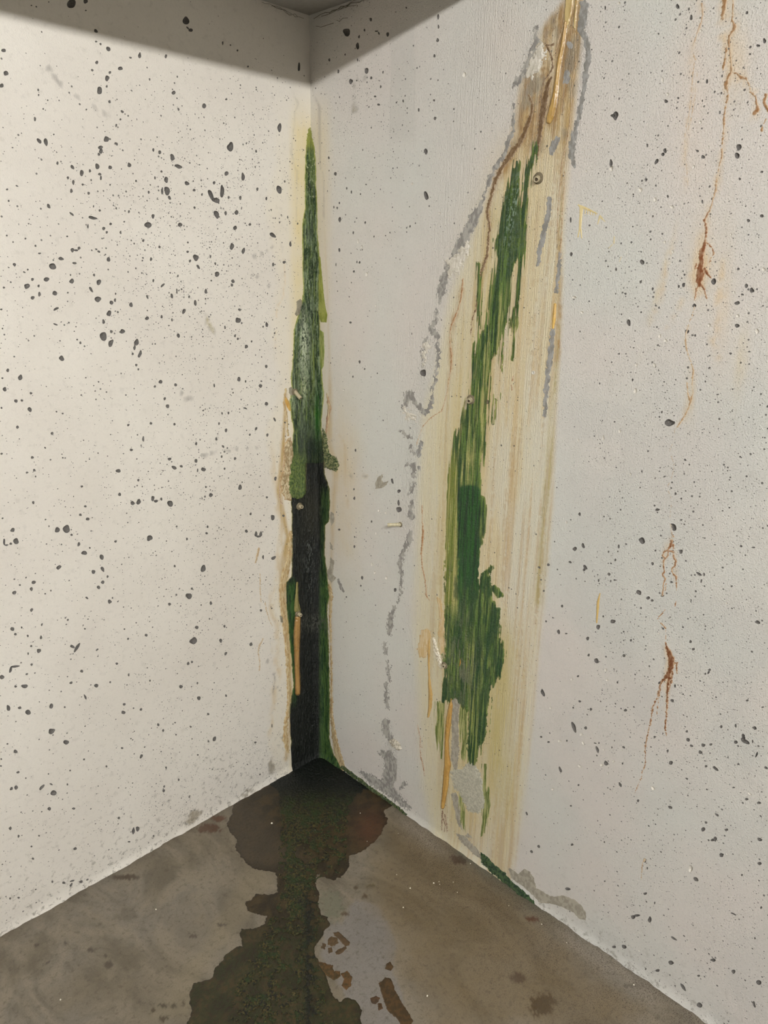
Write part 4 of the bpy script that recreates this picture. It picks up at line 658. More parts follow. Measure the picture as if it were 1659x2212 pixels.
# flat yellow green film beside the corner mat, green tuft, small crusts
def simple_col(c1, c2, sx=.004, sy=.03, sd=1, edgec=None, ew=2.0):
    def f(p, ab, ff):
        c = mix(c1, c2, ss(fbm(ab, sx, sy, 4, sd), .35, .65))
        if edgec is not None: c = mix(c, edgec, (1 - ss(ff, 0, ew)) * .8)
        return c
    return f
o = patch('algae_film', 'R', lambda p, ab: dpoly(p, [(686, 548), (692, 556), (696, 600), (700, 642), (704, 668), (707, 680), (705, 696), (693, 696), (688, 680)]), (682, 540, 712, 702), .0009, .0006, 1.5, simple_col(A(134, 140, 50), A(168, 170, 84), .004, .03, 90), M['algae'], seed=91, rag=.6)
tag(o, 'small yellow green algae film on the right wall beside the corner mat', 'algae')
o = patch('algae_film', 'R', lambda p, ab: dpoly(p, [(691, 712), (699, 718), (701, 760), (699, 790), (694, 800), (690, 790)]), (686, 705, 706, 806), .0009, .0006, 1.5, simple_col(A(120, 136, 52), A(170, 172, 100), .004, .03, 92), M['algae'], seed=93, rag=.6)
tag(o, 'narrow pale green algae sliver right of the corner mat, below the larger film', 'algae')
o = patch('algae_tuft', 'R', lambda p, ab: dpoly(p, [(696, 925), (706, 935), (708, 960), (712, 980), (728, 990), (733, 1005), (726, 1018), (712, 1014), (702, 1010), (697, 980)]), (690, 915, 745, 1030), .0009, .0035, 4, simple_col(A(44, 66, 34), A(142, 142, 96), .0025, .003, 94), M['algae'], seed=95, rag=3.5, ragscale=.004, relief=.8)
tag(o, 'fuzzy dark green algae tuft reaching onto the right wall at mid height', 'algae')
o = patch('lime_crust', 'L', lambda p, ab: dpoly(p, [(628, 945), (620, 950), (612, 965), (614, 990), (610, 1015), (605, 1040), (607, 1062), (616, 1078), (630, 1082), (630, 1050), (628, 1010), (634, 980)]), (598, 935, 640, 1090), .0010, .0035, 3, simple_col(A(196, 180, 146), A(150, 128, 92), .003, .006, 96, A(168, 132, 88), 2.5), M['crust'], seed=97, rag=3, relief=.7)
tag(o, 'buff rough lime crust on the left wall beside the hanging algae lobe', 'lime crust')
for nm, ln, lab in (('lime_crust', [[(618, 840, 2), (613, 870, 2), (620, 900, 1.6), (622, 940, 2)]], 'thin buff crust edge on the left wall just above the hanging algae lobe'),
                    ('lime_crust', [[(628, 1150, 3), (626, 1200, 5), (616, 1240, 7), (609, 1275, 6), (611, 1320, 5), (618, 1380, 3.5), (622, 1450, 3), (624, 1520, 3.5), (618, 1560, 4), (616, 1600, 5), (622, 1625, 3)]], 'long tan crust along the left side of the black slime')):
    o = lines_patch(nm, 'L', ln, .0011, .0018, simple_col(A(170, 140, 96), A(194, 174, 134), .003, .01, 98), M['crust'], seed=99, rag=3, relief=.6); tag(o, lab, 'lime crust')
o = lines_patch('lime_crust', 'R', [[(706, 850, 1.5), (712, 880, 4), (708, 905, 3), (704, 940, 2)]], .001, .0012, simple_col(A(164, 132, 104), A(190, 172, 134), .003, .01, 101), M['crust'], seed=102, rag=2); tag(o, 'brownish crust patch on the right wall at the upper edge of the dark corner growth', 'lime crust')
o = lines_patch('lime_crust', 'R', [[(712, 1265, 3), (715, 1290, 4), (713, 1340, 2), (715, 1400, 1.6), (716, 1480, 2), (716, 1540, 3), (722, 1590, 5), (730, 1630, 7), (742, 1660, 6)]], .0011, .0015, simple_col(A(158, 130, 90), A(188, 170, 132), .003, .01, 103), M['crust'], seed=104, rag=3); tag(o, 'long thin tan crust down the right side of the black slime', 'lime crust')
def flake(pxs, s, lab, seed, c1, c2, th=.0025, name='lime_flake'):
    o = patch(name, s, lambda p, ab: dpoly(p, pxs), lines_bounds([[(a, b, 0) for a, b in pxs]], 6), .0008, th, 2, simple_col(c1, c2, .003, .003, seed), M['crust'], seed=seed, rag=1.6, ragscale=.003)
    if o: tag(o, lab, 'lime flake')

# ------------------------------------------------------------------ the green run on the right wall
GR = span([(353, 1113, 1118), (365, 1108, 1124), (384, 1103, 1127), (429, 1092, 1127), (497, 1080, 1136)])
G1 = span([(348, 1114, 1119), (384, 1103, 1128), (430, 1091, 1128), (497, 1080, 1128), (518, 1069, 1128), (560, 1074, 1122), (608, 1063, 1106), (653, 1056, 1106), (700, 1049, 1096), (744, 1024, 1084), (789, 1018, 1063), (857, 1012, 1057), (902, 997, 1054), (947, 982, 1050), (1013, 972, 1040), (1047, 971, 1036), (1110, 968, 1034), (1200, 966, 1032), (1296, 964, 1030), (1300, 963, 1032)])
G2 = [(1156, 308), (1160, 320), (1154, 352), (1147, 385), (1141, 420), (1139, 470), (1140, 500), (1133, 540), (1128, 600), (1120, 655), (1115, 700), (1108, 720), (1100, 700), (1106, 640), (1116, 590), (1120, 540), (1124, 470), (1128, 430), (1133, 370), (1146, 335)]
G3 = span([(1247, 990, 1030), (1290, 965, 1036), (1329, 963, 1058), (1360, 962, 1075), (1391, 963, 1086), (1431, 960, 1087), (1458, 962, 1082), (1486, 955, 1060), (1513, 955, 1058), (1540, 1014, 1055), (1580, 1014, 1052), (1608, 1013, 1039), (1643, 1014, 1030), (1650, 1016, 1028)])
G4 = [(1041, 1240), (1052, 1238), (1058, 1262), (1062, 1300), (1076, 1318), (1078, 1360), (1084, 1392), (1040, 1392), (1032, 1340), (1036, 1290)]
G5 = [(1034, 1070), (1044, 1076), (1048, 1100), (1043, 1150), (1036, 1180), (1032, 1120)]
FING = [[(1077, 740, 3), (1075, 785, 1.4)], [(1088, 740, 2.5), (1086, 775, 1.2), (1084, 800, .8)], [(1104, 700, 4), (1106, 745, 1.5), (1104, 775, .9)], [(1034, 570, 1.5), (1037, 700, 2.5), (1030, 760, 3)], [(1072, 855, 1), (1068, 880, 1.8), (1066, 915, 1)], [(1078, 850, 1), (1073, 870, 1)], [(1070, 1272, 5), (1078, 1285, 4)], [(1052, 1236, 4), (1060, 1226, 2)], [(1042, 1500, 4), (1040, 1560, 2.5), (1036, 1600, 2)]]
def m_run(p, ab):
    f = np.maximum(dpoly(p, G1), dpoly(p, G2)); f = np.maximum(f, dpoly(p, G3)); f = np.maximum(f, dpoly(p, G4)); f = np.maximum(f, dpoly(p, G5))
    for l in FING: f = np.maximum(f, dline(p, l))
    st = fbm(ab, .0030, .12, 4, 110); x, y = p[..., 0], p[..., 1]
    # bare slots between the streaks
    slot = ss(st, .47, .62) * (ss(y, 600, 740) * (1 - ss(y, 1000, 1040)) * .9 + .6 * (1 - ss(y, 600, 740)) + .45 * ss(y, 1330, 1400) + .10)
    f = f + 5.0 * (fbm(ab, .0035, .05, 4, 107) * 2 - 1) * (1 - ss(y, 1020, 1060)) + 6 * (fbm(ab, .008, .012, 4, 106) * 2 - 1) * ss(y, 1060, 1240)
    f = f + 4.5 - slot * (4 + 9 * np.exp(-np.maximum(f, 0) / 6))
    f = np.minimum(f, 20) - 14 * np.exp(-((x - (1110 + (y - 620) * -.10)) / 6) ** 2) * ss(y, 540, 590) * (1 - ss(y, 640, 700))
    f = f - 16 * ss(y, 1470, 1500) * np.exp(-((x - 985) / 14) ** 2)
    f = f - 10 * np.exp(-((x - 1122 + (y - 400) * .12) / 4) ** 2) * ss(y, 350, 380) * (1 - ss(y, 440, 480))
    return f
def c_run(p, ab, f):
    x, y = p[:, 0], p[:, 1]; st = fbm(ab, .0028, .16, 4, 111); s2 = fbm(ab, .007, .10, 3, 112); sp = fbm(ab, .0022, .005, 3, 113)
    f2 = fbm(ab, .0019, .045, 3, 109); light = mix(A(92, 116, 48), A(176, 172, 104), ss(st * .6 + f2 * .4, .42, .60)); deep = mix(A(34, 68, 26), A(104, 130, 54), ss(st * .55 + f2 * .45, .42, .60))
    c = mix(deep, light, ss(s2, .44, .58) * (.25 + .85 * ss(y, 560, 740) * (1 - ss(y, 1030, 1060))))
    c = mix(c, A(20, 46, 22), ss(fbm(ab, .0022, .06, 3, 108), .58, .68) * .6)
    c = mix(c, A(152, 156, 84), (1 - ss(f, 0, 4)) * .65)
    # yellow green strip left of the dark slab and the dark slab itself
    yl = (1 - ss(x, 986, 991)) * ss(y, 960, 1020) * (1 - ss(y, 1290, 1340)); c = mix(c, mix(A(112, 124, 42), A(186, 176, 108), ss(st, .38, .62)), yl)
    wx = x + 7 * (fbm(ab, .006, .02, 3, 105) - .5) * 2; wy = y + 10 * np.abs((x - 1013) / 24) ** 3 + 5 * (s2 - .5); slab = ss(2 * y - wy, 1044, 1050) * (1 - ss(y, 1240, 1330) * .7) * ss(wx, 988, 993) * (1 - ss(wx, 1034, 1041)); c = mix(c, mix(A(14, 50, 20), A(38, 92, 28), ss(st * .6 + f2 * .4, .42, .6)), slab)
    c = mix(c, A(18, 66, 28), ss(fbm(ab, .012, .05, 3, 114), .48, .6) * .65 * ss(y, 1180, 1260))
    c = mix(c, A(160, 164, 84), ss(st, .55, .66) * .8 * ss(y, 1330, 1420) * np.exp(-((x - 1020) / 14) ** 2))
    up = (1 - ss(y, 560, 640)); c = mix(c, A(84, 104, 84), up * ss(sp, .56, .66) * .5); c = mix(c, A(34, 66, 40), up * ss(s2, .5, .62) * .6)
    c = mix(c, A(116, 116, 92), np.exp(-((x - 1000) / 26) ** 2 - ((y - 1430) / 90) ** 2) * ss(fbm(ab, .006, .03, 3, 115), .45, .6) * .8)
    c = mix(c, A(150, 168, 146), np.exp(-((x - 1112 + (y - 430) * .15) / 10) ** 2 - ((y - 450) / 75) ** 2) * ss(sp, .56, .66) * .8)
    return c
o = patch('algae_run', 'R', m_run, (940, 300, 1170, 1660), .00115, .0016, 5, c_run, M['algae'], seed=116, rag=2.5, ragscale=.0035, ragy=.05, relief=.6, rscale=.003, rsy=.02)
tag(o, 'long bright green algae run down the middle of the right wall stain', 'algae')
LOW = [(950, 1515), (960, 1500), (962, 1560), (958, 1640), (956, 1700), (945, 1620), (936, 1580), (938, 1530)]
o = patch('algae_film', 'R', lambda p, ab: dpoly(p, [(938, 1516), (962, 1512), (960, 1570), (957, 1640), (948, 1640), (938, 1570)]) - 6 * ss(fbm(ab, .003, .1, 3, 117), .5, .62), (930, 1505, 970, 1650), .001, .0005, 2, simple_col(A(108, 122, 52), A(170, 168, 104), .003, .05, 118), M['algae'], seed=119, rag=2, ragy=.04)
tag(o, 'thin green film left of the lower ochre resin strip', 'algae')
o = patch('algae_film', 'R', lambda p, ab: np.maximum(dpoly(p, [(993, 1480), (1018, 1470), (1016, 1560), (1012, 1650), (996, 1640), (990, 1560)]), dpoly(p, [(1040, 1650), (1052, 1650), (1060, 1740), (1050, 1800), (1036, 1810), (1040, 1740)])) - 6 * ss(fbm(ab, .003, .1, 3, 120), .46, .6), (985, 1465, 1070, 1815), .001, .0005, 2, simple_col(A(104, 118, 50), A(178, 176, 112), .003, .05, 121), M['algae'], seed=122, rag=2, ragy=.04)
tag(o, 'yellow green streaked film around the pale crust low on the right wall', 'algae')
o = patch('algae_film', 'R', lambda p, ab: dpoly(p, [(990, 1715), (1000, 1712), (1008, 1760), (1006, 1800), (996, 1790), (990, 1750)]) - 5 * ss(fbm(ab, .003, .1, 3, 123), .46, .6), (985, 1705, 1015, 1810), .001, .0005, 2, simple_col(A(120, 130, 60), A(180, 178, 112), .003, .05, 124), M['algae'], seed=125, rag=2, ragy=.04)
tag(o, 'small yellow green film under the lower left edge of the pale crust', 'algae')
o = patch('algae_strip', 'R', lambda p, ab: dpoly(p, [(1038, 1842), (1048, 1846), (1066, 1866), (1090, 1884), (1106, 1905), (1128, 1921), (1150, 1940), (1165, 1958), (1140, 1950), (1100, 1912), (1060, 1880), (1040, 1862)]), (1030, 1832, 1172, 1966), .001, .0035, 3, simple_col(A(20, 48, 26), A(70, 92, 52), .003, .004, 126), M['algae'], seed=127, rag=3, relief=.7)
tag(o, 'dark green algae strip along the foot of the right wall', 'algae')
o = patch('algae_strip', 'R', lambda p, ab: dline(p, [(740, 1656, 3), (770, 1678, 3), (800, 1700, 2.5), (850, 1736, 3), (880, 1758, 1.5)]), (732, 1645, 890, 1768), .001, .003, 2, simple_col(A(26, 50, 26), A(90, 98, 56), .003, .004, 128), M['algae'], seed=129, rag=2.5, relief=.7)
tag(o, 'thin green algae line in the floor joint just right of the corner', 'algae')
o = patch('lime_crust', 'R', lambda p, ab: dpoly(p, [(1014, 1645), (1022, 1644), (1031, 1658), (1044, 1690), (1049, 1730), (1046, 1745), (1034, 1757), (1014, 1754), (1001, 1736), (992, 1712), (980, 1702), (976, 1680), (973, 1668), (980, 1660), (996, 1662)]), (966, 1636, 1056, 1764), .0010, .0016, 6, simple_col(A(184, 178, 158), A(164, 158, 140), .004, .004, 130), M['crust'], seed=131, rag=6, ragscale=.004, relief=.35)
tag(o, 'pale grey lime crust patch below the end of the green algae run', 'lime crust')
o = patch('lime_crust', 'R', lambda p, ab: dpoly(p, [(934, 1376), (938, 1378), (944, 1396), (952, 1420), (956, 1444), (950, 1442), (944, 1424), (937, 1404)]), (928, 1370, 962, 1450), .0008, .003, 2, simple_col(A(226, 216, 196), A(190, 176, 148), .003, .004, 132), M['crust'], seed=133, rag=3, relief=.7)
tag(o, 'thin white flaking crust left of the lowest round packer', 'lime crust')
o = patch('plaster_flake', 'R', lambda p, ab: dpoly(p, [(838, 1600), (850, 1596), (864, 1604), (868, 1618), (862, 1622), (848, 1612)]), (832, 1590, 874, 1628), .0008, .006, 3, simple_col(A(200, 190, 172), A(150, 140, 122), .003, .004, 134), M['crust'], seed=135, rag=2.5, relief=.8)
tag(o, 'loose white plaster flake on the peeled patch low on the right wall', 'plaster flake')
for pts, lab, sd in (([(914, 742), (924, 738), (932, 745), (922, 765), (914, 790), (910, 770)], 'white flaking plaster ridge at mid height beside the grey peeled line', 136), ([(874, 878), (884, 890), (902, 900), (898, 912), (880, 904), (870, 890)], 'crumbled white plaster below the large dark hole of the right wall', 138),
                     ([(960, 560), (985, 548), (1010, 520), (1018, 530), (1004, 560), (990, 590), (968, 600)], 'rough lumpy plaster patch left of the green run at its upper bend', 140), ([(1130, 165), (1150, 110), (1168, 90), (1180, 110), (1170, 150), (1146, 170)], 'rough pale plaster patch left of the topmost resin strip', 142)):
    o = patch('plaster_ridge', 'R', lambda p, ab: dpoly(p, pts), lines_bounds([[(a, b, 0) for a, b in pts]], 6), .0010, .0024, 7, simple_col(A(208, 199, 184), A(196, 187, 170), .004, .006, sd), M['crust'], seed=sd + 1, rag=12, ragscale=.006, relief=.6, rscale=.009)
    tag(o, lab, 'plaster')

# ------------------------------------------------------------------ bare concrete where the paint has peeled: parts of the walls
bare = lambda sd, c1=(166, 160, 150), c2=(132, 127, 120): simple_col(A(*c1), A(*c2), .006, .01, sd)
PE = [[(1158, 61, 4), (1158, 90, 6), (1149, 120, 8), (1136, 154, 7), (1118, 176, 4), (1108, 190, 2)], [(1109, 226, 1.2), (1110, 283, 1.8), (1099, 305, 4), (1090, 335, 3), (1075, 355, 4), (1056, 389, 4), (1045, 430, 2), (1029, 463, 8), (1014, 493, 8)],
      [(1027, 462, 9), (1008, 504, 9), (990, 540, 11), (970, 577, 7), (958, 605, 7), (952, 630, 8), (950, 655, 4)], [(944, 665, 1), (943, 690, 2.2), (930, 710, 5), (944, 728, 5)], [(920, 730, 3), (914, 755, 2.5), (913, 790, 2)], [(947, 740, 2), (947, 766, 3), (941, 812, 2.2), (933, 848, 1.8), (930, 880, 4), (918, 892, 3.5), (905, 878, 4)],
      [(872, 880, 3), (884, 852, 9), (894, 866, 5), (910, 890, 2.5)], [(868, 930, 3), (874, 938, 3), (888, 946, 1.5)], [(887, 965, 3), (893, 980, 2)], [(880, 1003, 2.5), (893, 1003, 3), (895, 1027, 4)], [(893, 1045, 4), (888, 1062, 4.5), (884, 1068, 3)], [(890, 1085, 3), (886, 1110, 6), (891, 1120, 3)], [(886, 1150, 3), (884, 1165, 6), (878, 1178, 4), (868, 1200, 4), (864, 1222, 4), (868, 1243, 1.2), (866, 1280, 1.2), (858, 1300, 1)],
      [(852, 1312, 1.5), (845, 1329, 5), (842, 1354, 6), (841, 1368, 4)], [(831, 1392, 3), (833, 1410, 3.5)], [(838, 1430, 2.5), (841, 1470, 2)], [(834, 1478, 2.5), (836, 1520, 4), (838, 1530, 2)], [(833, 1560, 8), (834, 1580, 8), (842, 1592, 6)], [(824, 1626, 4), (840, 1632, 10), (846, 1655, 14), (842, 1675, 15), (836, 1700, 12)], [(780, 1668, 3), (800, 1682, 8), (812, 1690, 9), (840, 1705, 10), (862, 1728, 8), (885, 1745, 3)], [(875, 1690, 3), (868, 1700, 5)]]
def pe_mask(lines, sd, k=9, sc=.006):
    def f(p, ab):
        r = dline(p, lines[0])
        for l in lines[1:]: r = np.maximum(r, dline(p, l))
        return r * 1.05 + 1.3 + k * 2.0 * (fbm(ab, sc * .8, sc * 1.1, 5, sd) - .53)
    return f
for i, l in enumerate(PE): patch('peeled_paint_patch', 'R', pe_mask([l], 150 + i), lines_bounds([l], 10), .0011, .00035, 1, bare(151), M['bare'], parent=wall_right, seed=170 + i, rag=1.2, ragscale=.004)
for i, l in enumerate([[(1262, 10, 9), (1260, 41, 8), (1255, 66, 6), (1268, 92, 5), (1271, 125, 5), (1265, 156, 5), (1262, 190, 4.5), (1253, 237, 3), (1246, 271, 4), (1237, 301, 5), (1234, 335, 6), (1242, 360, 2)], [(1229, 95, 5), (1231, 100, 5)], [(1226, 158, 6), (1222, 175, 6)], [(1204, 300, 5), (1196, 315, 6), (1190, 330, 4)],
                       [(1187, 430, 4), (1185, 461, 4.5), (1174, 506, 5), (1165, 545, 4.5), (1162, 572, 2)], [(1211, 545, 2), (1206, 586, 3), (1202, 630, 3)], [(1194, 716, 5), (1190, 760, 5), (1186, 790, 4), (1180, 845, 3.5), (1177, 898, 2.5)], [(910, 955, 3), (905, 975, 4), (906, 985, 3)], [(905, 1010, 2), (904, 1018, 1)]]):
    patch('peeled_paint_patch', 'R', pe_mask([l], 190 + i, 5), lines_bounds([l], 8), .0011, .0003, 1.5, bare(191, (156, 152, 146), (132, 128, 120)), M['bare'], parent=wall_right, seed=210 + i, rag=1.2, ragscale=.004)
for i, pl in enumerate([[(1098, 1874), (1110, 1880), (1120, 1889), (1126, 1882), (1133, 1877), (1145, 1883), (1154, 1900), (1158, 1918), (1177, 1929), (1185, 1934), (1198, 1937), (1214, 1934), (1228, 1938), (1245, 1946), (1258, 1958), (1266, 1974), (1265, 1988), (1250, 1984), (1240, 1972), (1211, 1958), (1190, 1952), (1168, 1950), (1134, 1918), (1104, 1896)],
                        [(714, 1203), (722, 1213), (720, 1228), (718, 1241), (726, 1247), (722, 1254), (717, 1258), (709, 1252), (705, 1236), (712, 1226)], [(714, 1105), (720, 1108), (723, 1120), (720, 1130), (716, 1135), (713, 1118)], [(713, 1172), (718, 1178), (719, 1188), (714, 1186)],
                        [(825, 1025), (827, 1030), (823, 1037), (829, 1042), (839, 1039), (834, 1048), (826, 1054), (812, 1056), (810, 1045), (816, 1032)], [(1022, 1812), (1010, 1800), (1004, 1806), (1018, 1822), (1036, 1840), (1040, 1856), (1030, 1850), (1000, 1822), (990, 1810), (985, 1800)], [(974, 1520), (990, 1480), (994, 1500), (990, 1560), (992, 1620), (984, 1680), (974, 1640), (976, 1600)], [(985, 1710), (994, 1740), (994, 1770), (1000, 1795), (988, 1780), (980, 1740), (974, 1716)]]):
    patch('peeled_paint_patch', 'R', lambda p, ab: dpoly(p, pl), lines_bounds([[(a, b, 0) for a, b in pl]], 5), .0009, .00035, 1, bare(230 + i, (166, 157, 140), (144, 136, 120)), M['bare'], parent=wall_right, seed=240 + i, rag=3.0 if i > 4 else 1.6, ragscale=.004)
l = [[(731, 1252, 2), (736, 1268, 3.5), (742, 1278, 2.5)]]; lines_patch('peeled_paint_patch', 'R', l, .0009, .0003, bare(250), M['bare'], parent=wall_right, seed=251, rag=2)
for i, pl in enumerate([[(648, 646), (652, 650), (652, 668), (649, 680), (640, 682), (637, 678), (642, 664), (641, 652)], [(624, 838), (630, 836), (642, 846), (644, 856), (632, 858), (624, 848)], [(604, 1329), (610, 1332), (612, 1345), (607, 1344)]]):
    patch('peeled_paint_patch', 'L', lambda p, ab: dpoly(p, pl), lines_bounds([[(a, b, 0) for a, b in pl]], 5), .0009, .0016, 1, bare(260 + i, (140, 132, 112), (120, 112, 96)), M['bare'], parent=wall_left, seed=262 + i, rag=1)

# ------------------------------------------------------------------ ochre resin strips
RES = [('R', [[(1232, -30, 8), (1230, 0, 8), (1228, 23, 8), (1225, 45, 5), (1222, 54, 4)], [(1246, -30, 3), (1245, 10, 3), (1241, 60, 1.5)]], 'wide pale ochre resin band at the very top of the right wall', (196, 172, 118), (166, 136, 86), .0018, 1.5),
       ('R', [[(1223, 48, 4), (1220, 70, 4), (1215, 102, 4.5), (1208, 136, 5), (1204, 170, 4.5), (1200, 200, 6), (1196, 226, 7), (1190, 249, 8), (1186, 262, 6)]], 'long glossy ochre resin strip with rounded end hanging down the right wall', (184, 148, 84), (168, 132, 72), .0045, .7),
       ('R', [[(975, 1500, .8), (974.5, 1515, 1.5), (974, 1523, 5), (970, 1552, 6), (967, 1575, 5.5), (965, 1600, 4.5), (965, 1630, 5.5), (967, 1652, 7.5), (964, 1670, 6.5), (962.7, 1695, 6.5), (959, 1722, 5), (956, 1744, 4)]], 'long bright ochre resin strip low on the right wall above the floor', (188, 148, 80), (174, 132, 68), .0045, .8),
       ('R', [[(927.5, 1377, 1.5), (926.5, 1400, 3), (926, 1431, 2.2), (927, 1465, 2), (928, 1480, 3.5), (930, 1502, 4.5), (929, 1526, 4), (925, 1548, 2.2)]], 'short thin ochre resin run left of the long lower strip', (190, 156, 98), (178, 142, 84), .003, .8),
       ('R', [[(1199, 658, 3), (1197, 687, 4), (1194.5, 708, 2.4)]], 'small ochre resin sliver at the right edge of the stain', (214, 176, 96), (200, 158, 80), .0025, .4),
       ('R', [[(995, 1418, 1), (995, 1431, 3), (993, 1439, 2)]], 'tiny orange resin drop on the green algae near the lowest packer', (206, 150, 60), (190, 136, 50), .003, .4),
       ('L', [[(639.5, 1258, 1), (639, 1280, 2), (638.5, 1303, 4), (640, 1316, 6)]], 'translucent drab resin tail above the packer in the corner', (112, 104, 58), (134, 122, 74), .004, .5),
       ('L', [[(641, 1333, 5.5), (640, 1350, 6), (639, 1374, 6.3), (639, 1395, 5.5), (639, 1421, 5), (640, 1453, 4.8), (641, 1480, 5.2), (641, 1495, 4.8)]], 'long ochre resin strip lying over the black slime in the corner', (160, 122, 68), (142, 106, 54), .006, .8),
       ('L', [[(617, 860, 2.5), (620, 868, 4.5), (624, 878, 4), (626, 886, 2)]], 'small ochre resin lump at the left edge of the corner growth', (210, 170, 92), (190, 146, 74), .004, .6),
       ('R', [[(1249, 442.5, 1), (1255, 447, 3.5), (1265, 450, 2.4), (1278, 456, 2), (1290, 462, .7)], [(1256, 448, 4), (1255, 462, 3), (1254, 477, 3), (1253, 493, 2.6)], [(1252, 495, 1.6), (1248.5, 512, 1.1)], [(1254.5, 495, 1.6), (1256.5, 514, 1.2)]] + [[(1264 + 5.6 * k, 452 + 1.6 * k, 1), (1264 + 5.6 * k, 462 + .8 * k, .6)] for k in range(5)], 'beige comb shaped resin splash high on the right wall right of the stain', (216, 196, 144), (206, 184, 130), .0006, .3),
       ('R', [[(1291, 484, .7), (1296, 467, 2.2), (1307, 479, .7)]], 'small beige hooked resin splash right of the comb shaped splash', (212, 196, 156), (202, 184, 136), .0005, .3),
       ('R', [[(1327, 512, 1.5), (1326, 525, 1.8)], [(1323, 528, .8), (1315, 536, .6)]], 'faint beige resin dab below the hooked splash', (208, 194, 160), (202, 186, 150), .0005, .3),
       ('R', [[(1342, 555, .8), (1338, 565, .7)]], 'faintest and lowest of the beige resin dabs right of the stain', (208, 194, 160), (202, 186, 150), .0005, .2),
       ('R', [[(1296, 1282, .8), (1292, 1300, 2.6), (1291, 1315, 2.4), (1289, 1345, 1.3)]], 'slim ochre resin streak alone on the clean paint of the right wall', (206, 176, 112), (196, 162, 96), .0015, .3)]
for i, (s, ls, lab, c1, c2, th, rg) in enumerate(RES):
    o = lines_patch('resin_strip' if th > .002 else 'resin_splash', s, ls, .0008, th, simple_col(A(*c1), A(*c2), .004, .03, 300 + i, A(*[int(v * .62) for v in c1]) if th > .004 else None, 1.2), M['resin'], seed=320 + i, rag=rg, edge=4 if th > .002 else 1, relief=.15)
    if s == 'L':
        for v in o.data.vertices: v.co.y -= .006 if i == 6 or i == 7 else 0
    tag(o, lab, 'resin')
for pl, lab, sd in (([(911, 1363), (922, 1358), (932, 1364), (930, 1378), (926, 1392), (920, 1418), (908, 1421), (901, 1402), (904, 1384)], 'tan ochre smear at the left end of the lower stain', 340), ([(945, 1292), (950, 1294), (958, 1320), (963, 1332), (962, 1370), (960, 1410), (950, 1412), (946, 1380), (950, 1340)], 'tan ochre smear against the left edge of the green run', 342)):
    o = patch('resin_smear', 'R', lambda p, ab: dpoly(p, pl), lines_bounds([[(a, b, 0) for a, b in pl]], 6), .0009, .0008, 3, simple_col(A(204, 182, 142), A(194, 164, 114), .004, .02, sd, A(188, 152, 102), 2), M['resin'], seed=sd + 1, rag=6, ragy=.02); tag(o, lab, 'resin')

